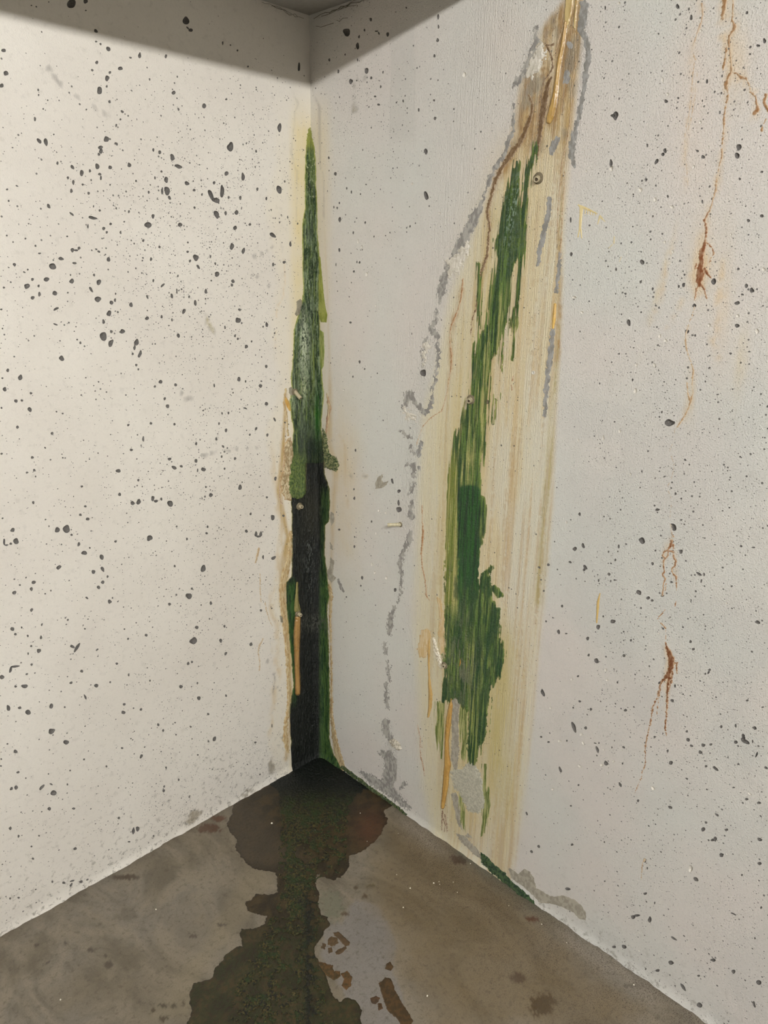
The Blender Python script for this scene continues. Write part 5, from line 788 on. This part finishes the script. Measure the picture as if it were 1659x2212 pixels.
# ------------------------------------------------------------------ rust and mineral veins
def rust_col(sd, dark=(122, 66, 24), light=(176, 122, 70), k=1.0):
    dark = [v * .88 + 10 for v in dark]; light = [light[0] * .4 + 122, light[1] * .4 + 112, light[2] * .4 + 100]
    def f(p, ab, ff): return mix(A(*dark), A(*light), np.clip(1 - ss(ff, -.3, 2.2) * k + .9 * (fbm(ab, .0022, .005, 3, sd) - .5), 0, 1))
    return f
RUST = [('R', [[(1584, -6, 2), (1583, 20, 1.5), (1582, 45, 2.5), (1587, 56, 6), (1584, 66, 3), (1575, 78, 3), (1574, 95, 3.5), (1576, 110, 1.5), (1578, 127, 1.5), (1580, 154, 3.5), (1574, 166, 3.5), (1567, 184, 4), (1573, 203, 2), (1571, 215, 2), (1566, 237, 1.8), (1563, 258, 3), (1564, 271, 2), (1561, 305, 1.6), (1559, 325, 2), (1560, 335, 1.4), (1550, 371, 1), (1547, 392, 2), (1547, 410, 1.6), (1540, 430, 1.4), (1532, 459, 1.2)], [(1566, -5, 5), (1563, 20, 5), (1560, 40, 3)], [(1570, 100, 3), (1566, 130, 3), (1562, 150, 3)]], 'long thin rust run starting at the top edge near the right border', (160, 114, 66), (206, 172, 126)),
        ('R', [[(1581, 156, 1.5), (1592, 160, 2), (1602, 167, 4), (1612, 170, 2.5), (1619, 185, 1.5), (1621, 199, 1.6), (1632, 208, 2), (1634, 220, 2), (1637, 236, 6), (1629, 246, 4)], [(1654, 258, 2.5), (1648, 272, 2), (1645, 283, 2.5)], [(1655, 205, 5), (1650, 222, 4), (1660, 240, 4)]], 'brown rust branch hooking out to the right border of the picture', (160, 108, 58), (206, 178, 136)),
        ('R', [[(1516, 8, 2.5), (1518, 32, 2), (1514, 50, 1.6), (1510, 60, 1.4), (1500, 90, 1.2), (1493, 113, .9)], [(1497, 115, .8), (1502, 129, 1), (1508, 124, .8)], [(1500, 135, .8), (1497, 158, .8), (1493, 203, .8), (1488, 250, .8), (1480, 285, 1), (1479, 320, .9), (1482, 345, .8), (1486, 400, .6)], [(1506, 155, .6), (1501, 210, .6), (1492, 262, .7), (1486, 280, .6)]], 'faint tan vein left of the long rust run near the top', (190, 150, 108), (212, 190, 160)),
        ('R', [[(1534, 452, 1), (1527, 464, 2), (1522, 474, 3), (1526, 495, 3), (1523, 522, 3), (1520, 535, 6), (1515, 545, 7), (1515, 565, 6), (1512, 580, 8), (1513, 592, 10), (1510, 608, 8), (1512, 618, 3)], [(1522, 580, 4), (1528, 592, 3.5), (1535, 599, 2)], [(1510, 612, 4), (1506, 622, 2.5), (1503, 632, 2), (1500, 648, 1.6)], [(1514, 614, 3), (1520, 622, 2.5), (1524, 634, 2.5), (1527, 646, 1)], [(1527, 525, 2), (1537, 533, 2), (1542, 545, 1.8), (1538, 555, 1.5), (1533, 566, 1)], [(1505, 570, 3), (1502, 580, 1.5)]], 'large dark rust blotch with dripping fingers right of centre', (128, 66, 20), (190, 136, 80)),
        ('R', [[(1500, 664, 1), (1494, 684, .8), (1488, 700, .7), (1481, 721, .7), (1481, 740, 1.4), (1483, 755, 1.3), (1488, 770, 1), (1494, 786, 1.2), (1498, 800, 2.2), (1496, 815, 2.2), (1495, 830, .8), (1497, 850, 1.6), (1493, 862, 2.5), (1488, 880, 2.2), (1478, 900, 1.8), (1466, 918, 2.2), (1463, 922, 1)], [(1484, 826, 1), (1486, 850, 1.6), (1490, 865, 2)]], 'thin brown vein winding down below the large rust blotch', (172, 126, 74), (208, 180, 134)),
        ('R', [[(1463, 922, .6), (1457, 930, .6), (1458, 947, .5), (1454, 955, .5), (1447, 972, .5), (1450, 985, .5), (1456, 1002, .5), (1454, 1020, .5), (1449, 1036, .6), (1441, 1054, .5), (1451, 1081, .5), (1448, 1110, .5), (1447, 1130, .6), (1451, 1150, .8), (1452, 1164, 1)]], 'hairline crack running between the two middle rust stains', (160, 138, 112), (186, 168, 144)),
        ('R', [[(1451, 1168, 3), (1449, 1178, 4), (1443, 1188, 2.4), (1434, 1192, 1.5), (1431, 1200, 1.5), (1437, 1206, 2), (1433, 1214, 2), (1434, 1226, 1.8), (1435, 1236, 1.6), (1431, 1240, 1.8), (1437, 1251, 1.8), (1433, 1262, 1.4), (1432, 1275, 1.4), (1431, 1284, 2)], [(1443, 1188, 2), (1443, 1200, 1.8), (1436, 1207, 1.6)], [(1446, 1190, 2), (1454, 1192, 1.8), (1455, 1203, 2.2), (1460, 1212, 3), (1458, 1222, 2), (1451, 1229, 1.8), (1453, 1238, 2.2), (1460, 1246, 2.8), (1461, 1256, 1.4), (1461, 1275, .8)], [(1454, 1176, 2.6), (1455, 1184, 2)], [(1440, 1256, .8), (1437, 1275, .7)], [(1460, 1300, 1.8), (1458, 1310, 1)], [(1451, 1150, .8), (1455, 1160, 1)]], 'two legged brown rust stain under a small hole on the right wall', (128, 68, 22), (182, 130, 74)),
        ('R', [[(1436, 1318, .6), (1424, 1333, .5), (1419, 1338, .5), (1430, 1348, .5), (1438, 1358, .8), (1438, 1375, .6), (1438, 1388, 1.2), (1440, 1398, 4), (1446, 1411, 6), (1450, 1425, 8), (1450, 1440, 7), (1446, 1452, 6), (1437, 1464, 5), (1429, 1474, 2.5), (1425, 1482, 1.8), (1421, 1504, 1.8), (1411, 1526, 1.7), (1405, 1560, 1.6), (1398, 1590, 1.5), (1394, 1612, 1.4), (1394, 1635, 1.1), (1394, 1652, 1), (1388, 1664, .8), (1385, 1682, 1), (1378, 1697, .4), (1370, 1714, .4)], [(1448, 1445, 4), (1446, 1463, 4), (1442, 1485, 3), (1441, 1520, 2.6), (1439, 1552, 2.4), (1437, 1575, 2.2), (1439, 1587, 1.4)], [(1452, 1450, 3), (1450, 1475, 2.4), (1445, 1488, 1.5)], [(1454, 1432, 3), (1463, 1431, 1.8), (1461, 1442, 1.8), (1462, 1454, 1.2)], [(1427, 1482, 1.2), (1422, 1515, .8), (1419, 1542, .5)]], 'dark rust stain with two long drips at lower right', (118, 62, 22), (176, 122, 66)),
        ('R', [[(1392, 1857, 1), (1388, 1864, 1.5), (1387, 1875, 1.2), (1385, 1900, .5)]], 'tiny rust drip under a small hole near the floor on the right', (150, 92, 44), (200, 170, 120)),
        ('R', [[(1000, 602, 2), (998, 625, 2.8), (996, 645, 2), (988, 672, 1.8), (982, 686, 3), (975, 702, 2.5), (972, 720, 1), (972, 744, 1.2), (975, 765, 3), (975, 790, 2.5), (971, 812, 1.2), (966, 845, .8), (960, 870, .8), (954, 888, 1.5), (940, 896, 1.2), (929, 904, 1), (914, 920, .9), (905, 943, .8), (900, 960, .6)]], 'long orange rust vein left of the green run', (158, 104, 48), (202, 166, 116)),
        ('R', [[(912, 1092, 1), (912, 1125, .9), (914, 1150, 3), (912, 1175, 2.8), (910, 1195, 2), (912, 1225, 1.5), (918, 1250, 1.5), (920, 1272, 1.8), (921, 1287, 2.2), (928, 1298, .7)]], 'short orange rust vein at mid height left of the green slab', (160, 102, 46), (200, 164, 112)),
        ('R', [[(901.7, 1566, .8), (905, 1580, 1.2), (908.5, 1596, 1), (907, 1615, .8), (909, 1635, 2), (914, 1655, 1.6), (917, 1675, .8)], [(908, 1596, .7), (912, 1618, .6)]], 'small thin rust vein low on the right wall left of the long resin strip', (150, 98, 60), (198, 166, 128)),
        ('R', [[(956, 1752, 2.5), (955, 1775, 1.8), (954, 1792, 1.2)], [(961, 1760, 2), (965, 1780, 1.6), (966, 1798, 1.4)], [(957, 1768, 2), (962, 1782, 1.6), (960, 1796, 1.2)]], 'reddish brown drips from the end of the long resin strip to the floor', (112, 74, 46), (166, 138, 100)),
        ('R', [[(1190, 168, 4), (1184, 180, 5), (1181, 195, 7), (1177, 215, 8), (1173, 240, 8), (1169, 262, 7), (1166, 285, 6), (1163, 310, 5), (1161, 335, 3)], [(1197, 95, 2), (1190, 98, 3), (1180, 98, 2), (1187, 110, 3), (1193, 125, 2.5), (1194, 145, 2), (1188, 158, 2), (1176, 174, 2), (1170, 195, 1.5), (1168, 215, 2.5)]], 'dark brown mineral run left of the long glossy resin strip', (104, 74, 40), (120, 88, 50)),
        ('R', [[(1142, 205, 2), (1150, 225, 4), (1148, 245, 4), (1140, 268, 6), (1132, 290, 6), (1122, 310, 6), (1108, 326, 7), (1096, 345, 6), (1082, 366, 5), (1071, 388, 5), (1064, 410, 3.5), (1059, 432, 4), (1052, 458, 4), (1055, 475, 3.5), (1058, 492, 3.5), (1055, 515, 3), (1052, 552, 3.5), (1042, 582, 3.5), (1034, 615, 3), (1032, 640, 2.5), (1028, 668, 2), (1020, 690, 2), (1017, 722, 1.2)]], 'brown mineral line along the upper left edge of the green run', (110, 78, 40), (130, 98, 58)),
        ('R', [[(1220, 20, 1.5), (1220, 45, 1), (1206, 88, 1), (1198, 120, 1.2)], [(1246, 23, 1), (1243, 60, .9), (1243, 100, .9), (1244, 136, 1.6), (1237, 172, 1.2), (1234, 200, 1.2), (1234, 230, 1.2), (1230, 270, 1.6), (1226, 300, 1.4), (1219, 330, 1.5), (1214, 350, 1.6), (1211, 380, 1), (1209, 410, 1), (1206, 440, 1), (1204, 475, 1.2), (1205, 500, 1.5)], [(1219, 350, .9), (1219, 390, .8), (1217, 430, .9), (1214, 465, 1.2), (1214, 500, 1.5), (1211, 530, 2), (1210, 560, 1)]], 'thin brown outline running down the right edge of the stain', (150, 110, 62), (190, 158, 108)),
        ('R', [[(1109, 812, 1.5), (1107, 822, 2.5)], [(1104, 832, 2), (1106, 842, 2)]], 'two small orange rust dabs right of the green fingers', (176, 130, 84), (200, 168, 126)),
        ('L', [[(613, 1005, 1.2), (612, 1018, 1.8), (608, 1035, 1.2), (604, 1055, 1.2), (603, 1072, 1.5), (608, 1088, 1.8)]], 'thin reddish outline of the lime crust on the left wall', (150, 108, 74), (196, 164, 128)),
        ('L', [[(559, 1185, 3), (556, 1200, 3), (552, 1215, 2)], [(572, 1300, 1), (576, 1320, 1.5), (582, 1340, 1), (588, 1352, .8)], [(568, 1380, 2), (560, 1395, 2), (558, 1410, 1.2), (561, 1430, 1.2), (560, 1450, 1)], [(562, 1240, .8), (562, 1275, 1.4), (564, 1300, .8)]], 'faint tan vein network on the left wall beside the corner', (190, 156, 112), (208, 190, 152))]
for i, (s, ls, lab, c1, c2) in enumerate(RUST):
    big = max(p[2] for l in ls for p in l) > 4
    o = lines_patch('crack' if 'crack' in lab else 'rust_stain', s, ls, .0010, .0006, rust_col(400 + i, c1, c2, .9), M['rust'], seed=420 + i, wk=.85, rag=3.4 if big else 2.0, ragscale=.003, edge=2, relief=.5)
    if o: tag(o, lab, 'crack' if 'crack' in lab else 'rust stain')

# ------------------------------------------------------------------ injection packers and the old tube stub
def ring_mesh(rings, n=28):
    """rings of (radius, height); last ring is closed by a cap"""
    V = []; Fc = []
    for r, h in rings:
        for j in range(n): t = 2 * math.pi * j / n; V.append((r * math.cos(t), r * math.sin(t), h))
    for i in range(len(rings) - 1):
        for j in range(n): a, b = i * n + j, i * n + (j + 1) % n; Fc.append((a, b, b + n, a + n))
    V.append((0, 0, rings[-1][1])); c = len(V) - 1
    Fc = [f for f in Fc]; k = (len(rings) - 1) * n
    for j in range(n): Fc.append((k + j, k + (j + 1) % n, c, c))
    V = np.array(V); tri = []
    for f in Fc:
        tri += [(f[0], f[1], f[2])] if f[2] == f[3] else [(f[0], f[1], f[2]), (f[0], f[2], f[3])]
    return V, np.array(tri)
def place(V, origin, axis, up=(0, 0, 1)):
    w_ = np.array(axis, float); w_ /= np.linalg.norm(w_); u = np.cross(up, w_); u /= np.linalg.norm(u); v = np.cross(w_, u)
    return V[:, :1] * u + V[:, 1:2] * v + V[:, 2:] * w_ + np.array(origin)
def packer(s, px, r, axis, lab, length=.012, plug=True, collar=1.9, off=0.0):
    ab = hit(s, [px])[0]; o = P3(s, ab, off); e = empty('injection_packer', o); tag(e, lab, 'injection packer', 'round packers set in the damp stains')
    nrm = {'L': (0, -1, 0), 'R': (-1, 0, 0)}[s]
    V, T = ring_mesh([(r * collar, -.002), (r * collar * .95, .0018), (r * collar * .7, .003), (r * 1.05, .0032)]); V[:, :2] *= 1 + .12 * (fbm(V[:, :2] + 5, r, r, 2, 5)[:, None] - .5)
    mesh_obj('grout_collar', place(V, (0, 0, 0), nrm), T, M['grout'], e)
    V, T = ring_mesh([(r * .98, -.002), (r, length * .85), (r * .92, length), (r * .62, length), (r * .55, length - .003), (r * .5, length - .004)])
    mesh_obj('nozzle', place(V, (0, 0, 0), axis), T, M['nozzle'], e)
    V, T = ring_mesh([(r * .34, length - .0045), (r * .34, length - .0008), (r * .22, length + .0004)])
    if plug: mesh_obj('valve', place(V, (0, 0, 0), axis), T, M['nozzle_dark'], e)
    return e
packer('R', (1163, 385), .0062, (-1, -.18, -.35), 'highest packer, right of the algae run top on the right wall', .012)
packer('R', (1018, 863), .0066, (-1, -.1, -.22), 'packer on the left edge of the green run at mid height', .013)
packer('R', (961, 1437), .0056, (-1, -.2, .05), 'lowest packer on the right wall, left edge of the wide green patch', .011)
packer('L', (636, 846), .0058, (.35, -1, -1.0), 'packer with a long sloping nozzle in the upper algae mat of the corner', .026, off=.002)
packer('L', (645, 1093), .0060, (.1, -1, 0), 'flat round packer at the top of the black slime in the corner', .012, off=.004)
packer('L', (641, 1324), .0058, (.1, -1, -.15), 'packer at the head of the long ochre strip in the corner', .014, off=.007)
for px, r, lab in (((1053, 868), .004, 'small grey grout plug right of the mid height packer'), ((1152, 805), .0035, 'faint round plug ring right of the green fingers')):
    ab = hit('R', [px])[0]; V, T = ring_mesh([(r * 1.3, -.001), (r * 1.2, .0012), (r * .9, .0014), (r * .8, .0004)], 20)
    o = mesh_obj('grout_plug', place(V, P3('R', ab, 0.0), (-1, 0, 0)), T, M['grout'] if px[0] < 1100 else M['dimple'], None); tag(o, lab, 'grout plug')
# hollow old tube sticking out of the right wall
root = P3('R', hit('R', [(865, 1133)])[0], 0.0); tip_ab = hit('R', [(838, 1134)])[0]
d = ray([(837, 1134)])[0]; L_ = .034; best = min(((CAM + t * d) for t in np.linspace(1.5, 2.6, 2000)), key=lambda q: abs(np.linalg.norm(q - root) - L_) + (10 if q[0] > -.004 else 0))
axis = best - root; ln = np.linalg.norm(axis)
te = empty('tube_stub', root); tag(te, 'short hollow plastic tube sticking out of the right wall beside the peeled patches', 'tube')
V, T = ring_mesh([(.0052, -.006), (.0054, .004), (.0046, ln * .45), (.0048, ln * .85), (.0054, ln), (.0040, ln), (.0038, ln - .006)], 20)
mesh_obj('sleeve', place(V, (0, 0, 0), axis), T, M['tube'], te)
V, T = ring_mesh([(.0038, ln - .0058), (.0038, ln - .0012), (.0012, ln - .0014)], 16); mesh_obj('bore', place(V, (0, 0, 0), axis), T, M['nozzle_dark'], te)
V, T = ring_mesh([(.0075, -.001), (.0070, .0016), (.0050, .0030), (.0040, .0030)], 20); mesh_obj('collar', place(V, (0, 0, 0), (-1, 0, 0)), T, M['grout'], te)

# ------------------------------------------------------------------ wet stains, algae and bits on the floor
WET = [(688, 1600), (640, 1640), (612, 1664), (566, 1694), (503, 1738), (503, 1757), (491, 1780), (499, 1800), (512, 1812), (509, 1838), (528, 1857), (544, 1873), (570, 1883), (596, 1883), (601, 1928), (586, 1933), (554, 1931), (530, 1950), (535, 1967), (554, 1976), (576, 1979), (573, 1995), (547, 2008), (522, 2005), (519, 2021), (525, 2044), (506, 2050), (486, 2067), (466, 2090), (459, 2110), (439, 2120), (419, 2124), (408, 2151), (415, 2185), (402, 2212), (385, 2290), (350, 2400), (380, 2490), (560, 2510), (740, 2480), (790, 2380), (776, 2260), (780, 2212), (779, 2176), (769, 2160), (750, 2153), (737, 2164), (718, 2150), (708, 2122), (700, 2100), (686, 2073), (679, 2060), (680, 2047), (690, 2030), (700, 2012), (712, 2002), (709, 1983), (692, 1974), (686, 1950), (689, 1934), (681, 1905), (683, 1886), (694, 1890), (718, 1899), (737, 1896), (753, 1870), (753, 1848), (779, 1841), (808, 1822), (827, 1796), (837, 1773), (830, 1752), (850, 1738), (800, 1702), (740, 1660)]
def m_wet(p, ab): return dpoly(p, WET)
def c_wet(p, ab, f):
    x, y = p[:, 0], p[:, 1]; b = fbm(ab, .03, .03, 4, 500); fi = fbm(ab, .006, .006, 4, 501)
    c = mix(AF(42, 34, 20), AF(64, 51, 29), ss(b, .35, .65)); c = mix(c, AF(70, 60, 46), ss(500 + (y - 1750) * .9 - x + 80, -20, 60) * (1 - ss(y, 1850, 1900)) * .7)
    c = mix(c, AF(84, 54, 34), np.exp(-((x - 800) / 34) ** 2 - ((y - 1790) / 40) ** 2) * .85); c = mix(c, AF(44, 48, 22), ss(y, 1960, 2060) * ss(fi, .35, .6) * .75)
    c = mix(c, AF(36, 28, 18), (1 - ss(f, 0, 5)) * .35 + ss(fi, .58, .7) * .35); return c
o = patch('wet_stain', 'F', m_wet, (300, 1600, 860, 2520), .0016, .0006, 3, c_wet, M['floorwet'], seed=510, rag=5, ragscale=.012, relief=.2)
tag(o, 'large dark brown wet stain spreading over the floor from the corner', 'wet stain')
def m_falg(p, ab):
    x, y = p[..., 0], p[..., 1]; b = fbm(ab, .012, .012, 5, 520)
    core = dpoly(p, [(688, 1590), (640, 1640), (600, 1672), (585, 1690), (600, 1720), (606, 1780), (598, 1850), (600, 1900), (602, 1940), (585, 1975), (560, 2030), (530, 2080), (500, 2150), (470, 2400), (560, 2480), (700, 2470), (750, 2380), (740, 2260), (715, 2180), (700, 2120), (676, 2060), (690, 2000), (708, 1990), (690, 1970), (682, 1900), (700, 1890), (735, 1890), (750, 1860), (752, 1800), (756, 1760), (770, 1720), (800, 1700), (740, 1655)])
    hole = ss(b, .43, .61) * (6 + 34 * ss(y, 1720, 1840))
    hole = hole * (1 - .75 * np.exp(-((x - 640) / 34) ** 2) * (1 - ss(y, 1960, 2010))) + 26 * np.exp(-((x - 650) / 13) ** 2 - ((y - 1838) / 22) ** 2) + 20 * ss(y, 1990, 2050) * np.exp(-((x - 630) / 22) ** 2)
    return np.minimum(core, 22) - hole + 7 * ss(1740 - y, 0, 60) + 24 * np.exp(-((x - 664) / 12) ** 2) * ss(y, 1960, 2000)
def c_falg(p, ab, f):
    x, y = p[:, 0], p[:, 1]; b = fbm(ab, .02, .02, 4, 521); fi = fbm(ab, .004, .004, 4, 522)
    c = mix(AF(14, 16, 9), AF(56, 58, 26), ss(fi, .42, .66)); c = mix(c, AF(36, 44, 14), ss(b, .45, .6) * .7)
    c = mix(c, AF(8, 14, 10), (1 - ss(y, 1690, 1760))); c = mix(c, AF(38, 58, 26), np.exp(-((x - 728) / 16) ** 2 - ((y - 1800) / 50) ** 2) * ss(fi, .4, .6))
    c = mix(c, AF(96, 80, 38), ss(fbm(ab, .003, .003, 3, 524), .56, .66) * ss(y, 1700, 1800) * .7); c = mix(c, AF(34, 52, 18), ss(b, .48, .6) * ss(fi, .42, .55) * ss(y, 1700, 1760) * .8); c = mix(c, AF(10, 12, 10), np.exp(-((x - 668) / 12) ** 2) * ss(y, 1900, 1960) * .8)
    return c
o = patch('floor_algae', 'F', m_falg, (440, 1585, 800, 2500), .0013, .0016, 5, c_falg, M['slime'], seed=523, rag=4, ragscale=.005, relief=.8, rscale=.004)
tag(o, 'patchy black green algae trail running from the corner across the wet floor', 'algae')
ISL = [([(818, 2124), (832, 2112), (844, 2114), (853, 2140), (866, 2163), (880, 2185), (892, 2205), (880, 2230), (858, 2200), (837, 2182), (827, 2153)], 'long rusty brown stain on the floor right of the wet stain', (80, 58, 32), (62, 47, 27)), ([(834, 2083), (842, 2079), (850, 2088), (842, 2096), (833, 2092)], 'small rusty brown spot above the long brown floor stain', (84, 62, 36), (66, 50, 30)), ([(800, 2158), (812, 2150), (820, 2156), (812, 2168), (802, 2166)], 'small dark brown spot left of the long brown floor stain', (84, 60, 38), (66, 50, 34)), ([(816, 2168), (824, 2166), (826, 2178), (818, 2182)], 'tiny orange brown spot against the long brown floor stain', (90, 58, 32), (70, 50, 30)),
       ([(690, 2078), (700, 2080), (718, 2086), (722, 2098), (734, 2098), (736, 2108), (722, 2116), (706, 2108), (694, 2096)], 'ragged brown patch off the right edge of the wet stain', (92, 66, 34), (66, 52, 28)), ([(736, 2104), (750, 2098), (760, 2112), (758, 2130), (748, 2138), (738, 2128), (744, 2116)], 'brown hooked patch right of the ragged brown patch', (96, 68, 36), (70, 54, 30)),
       ([(708, 2028), (716, 2022), (728, 2026), (730, 2036), (718, 2044), (708, 2040)], 'brown middle piece of the cracked ring mark on the floor', (92, 72, 46), (80, 62, 40)), ([(718, 2014), (730, 2012), (744, 2024), (756, 2036), (754, 2042), (744, 2042), (734, 2030), (722, 2020)], 'brown outer arc of the cracked ring mark on the floor', (88, 68, 44), (76, 60, 40)), ([(723, 2056), (736, 2050), (746, 2044), (748, 2048), (738, 2058), (726, 2061)], 'lower brown arc of the cracked ring mark on the floor', (88, 68, 44), (76, 60, 40)), ([(709, 2048), (716, 2048), (718, 2056), (710, 2058)], 'lower left brown piece of the cracked ring mark', (88, 68, 44), (76, 60, 40)), ([(696, 2036), (704, 2040), (702, 2050), (694, 2048)], 'leftmost brown piece of the cracked ring mark', (86, 68, 44), (74, 58, 40))]
for i, (pl, lab, c1, c2) in enumerate(ISL):
    o = patch('floor_stain', 'F', lambda p, ab: dpoly(p, pl), lines_bounds([[(a, b, 0) for a, b in pl]], 6), .0011, .0005, 2, simple_col(AF(*c1), AF(*c2), .006, .006, 540 + i), M['floorwet'], seed=560 + i, rag=2.5, ragscale=.006)
    if o: tag(o, lab, 'floor stain')
CH = [(587, 1779, 3, 'largest white paint crumb, on the brown wet stain left of the algae trail'), (681, 1794, 1.8, 'small pale crumb in the middle of the dark algae trail'), (778, 1757, 1.6, 'small pale crumb on the reddish wet stain right of the algae'),
      (937, 1908, 2.4, 'largest pale paint crumb on the dry floor near the right wall'), (948, 1905, 1.2), (950, 1911, 1.3), (857, 1890, 1.2), (1016, 1866, 1.8, 'pale crumb beside the dark brown blot at the foot of the right wall'), (871, 1961, 2, 'pale crumb on the bare floor right of the greyish patch'),
      (923, 2152, 2.2, 'pale yellowish crumb nearest the bottom edge, right of the rusty stain'), (988, 1928, 1.2), (1170, 1997, 1.6), (337, 1965, 2, 'pale crumb alone on the left half of the floor, the upper one'), (131, 2160, 2.2, 'pale crumb near the lower left corner of the floor'), (1224, 2037, 1.2), (1369, 2128, 2.0, 'pale crumb on a dark spot near the lower right wall foot'),
      (886, 1919, 2.2, 'flat buff crumb left of the largest dry floor crumb'), (979, 1906, 1.2), (1099, 1957, 1.2), (860, 1801, 1), (793, 1818, 1.2)]
for i, (x, y, r, *lb) in enumerate(CH):                  # crumbs of paint lying on the floor
    c = P3('F', hit('F', [(x, y)])[0], 0.0); q = random.Random(i); R_ = r * .00105; n = 6
    ring = [(R_ * q.uniform(.7, 1.2) * math.cos(t), R_ * q.uniform(.6, 1.1) * math.sin(t)) for t in [6.283 * j / n + q.uniform(-.3, .3) for j in range(n)]]
    V = [(a, b, 0) for a, b in ring] + [(a * .8, b * .8, R_ * q.uniform(.5, .9)) for a, b in ring] + [(0, 0, R_ * .9)]
    T = [t for j in range(n) for t in ((j, (j + 1) % n, n + (j + 1) % n), (j, n + (j + 1) % n, n + j), (n + j, n + (j + 1) % n, 2 * n))]
    o = mesh_obj('paint_crumb', V, T, M['chip'], None, False); o.location = c + np.array([0, 0, .0006])
    tag(o, lb[0] if lb else 'one of the tiniest pale specks of paint on the floor near the right wall', 'paint crumb', 'paint crumbs scattered on the floor')
# old web threads under the ceiling in the corner
def thread(pts, lab, r=.0005):
    cu = bpy.data.curves.new('cobweb', 'CURVE'); cu.dimensions = '3D'; cu.bevel_depth = r; cu.bevel_resolution = 1
    for l in pts:
        sp = cu.splines.new('POLY'); sp.points.add(len(l) - 1)
        for i, p in enumerate(l): sp.points[i].co = (*p, 1)
    ob = bpy.data.objects.new('cobweb', cu); sc.collection.objects.link(ob); cu.materials.append(M['thread'])
    dg = bpy.context.evaluated_depsgraph_get(); me = bpy.data.meshes.new_from_object(ob.evaluated_get(dg)); bpy.data.objects.remove(ob)
    o = bpy.data.objects.new('cobweb', me); sc.collection.objects.link(o); tag(o, lab, 'cobweb')
def wig(a, b, n, k, seed):
    q = random.Random(seed); a, b = np.array(a), np.array(b); return [tuple(a + (b - a) * i / n + np.array([q.uniform(-k, k), q.uniform(-k, k), q.uniform(-k, k)]) * (0 < i < n)) for i in range(n + 1)]
thread([wig((-.002, -.02 - .03 * i, HC - .012), (-.004, -.16 - .05 * i, HC - .004), 9, .005, 900 + i) for i in range(5)] + [wig((-.003, -.03, HC - .03), (-.004, -.15, HC - .035), 8, .006, 910)], 'dusty dark web threads along the ceiling line right of the corner')
thread([wig((-.02 - .02 * i, -.003, HC - .012), (-.12 - .03 * i, -.003, HC - .005), 8, .005, 920 + i) for i in range(3)], 'faint dusty web threads along the ceiling line left of the corner', .0004)
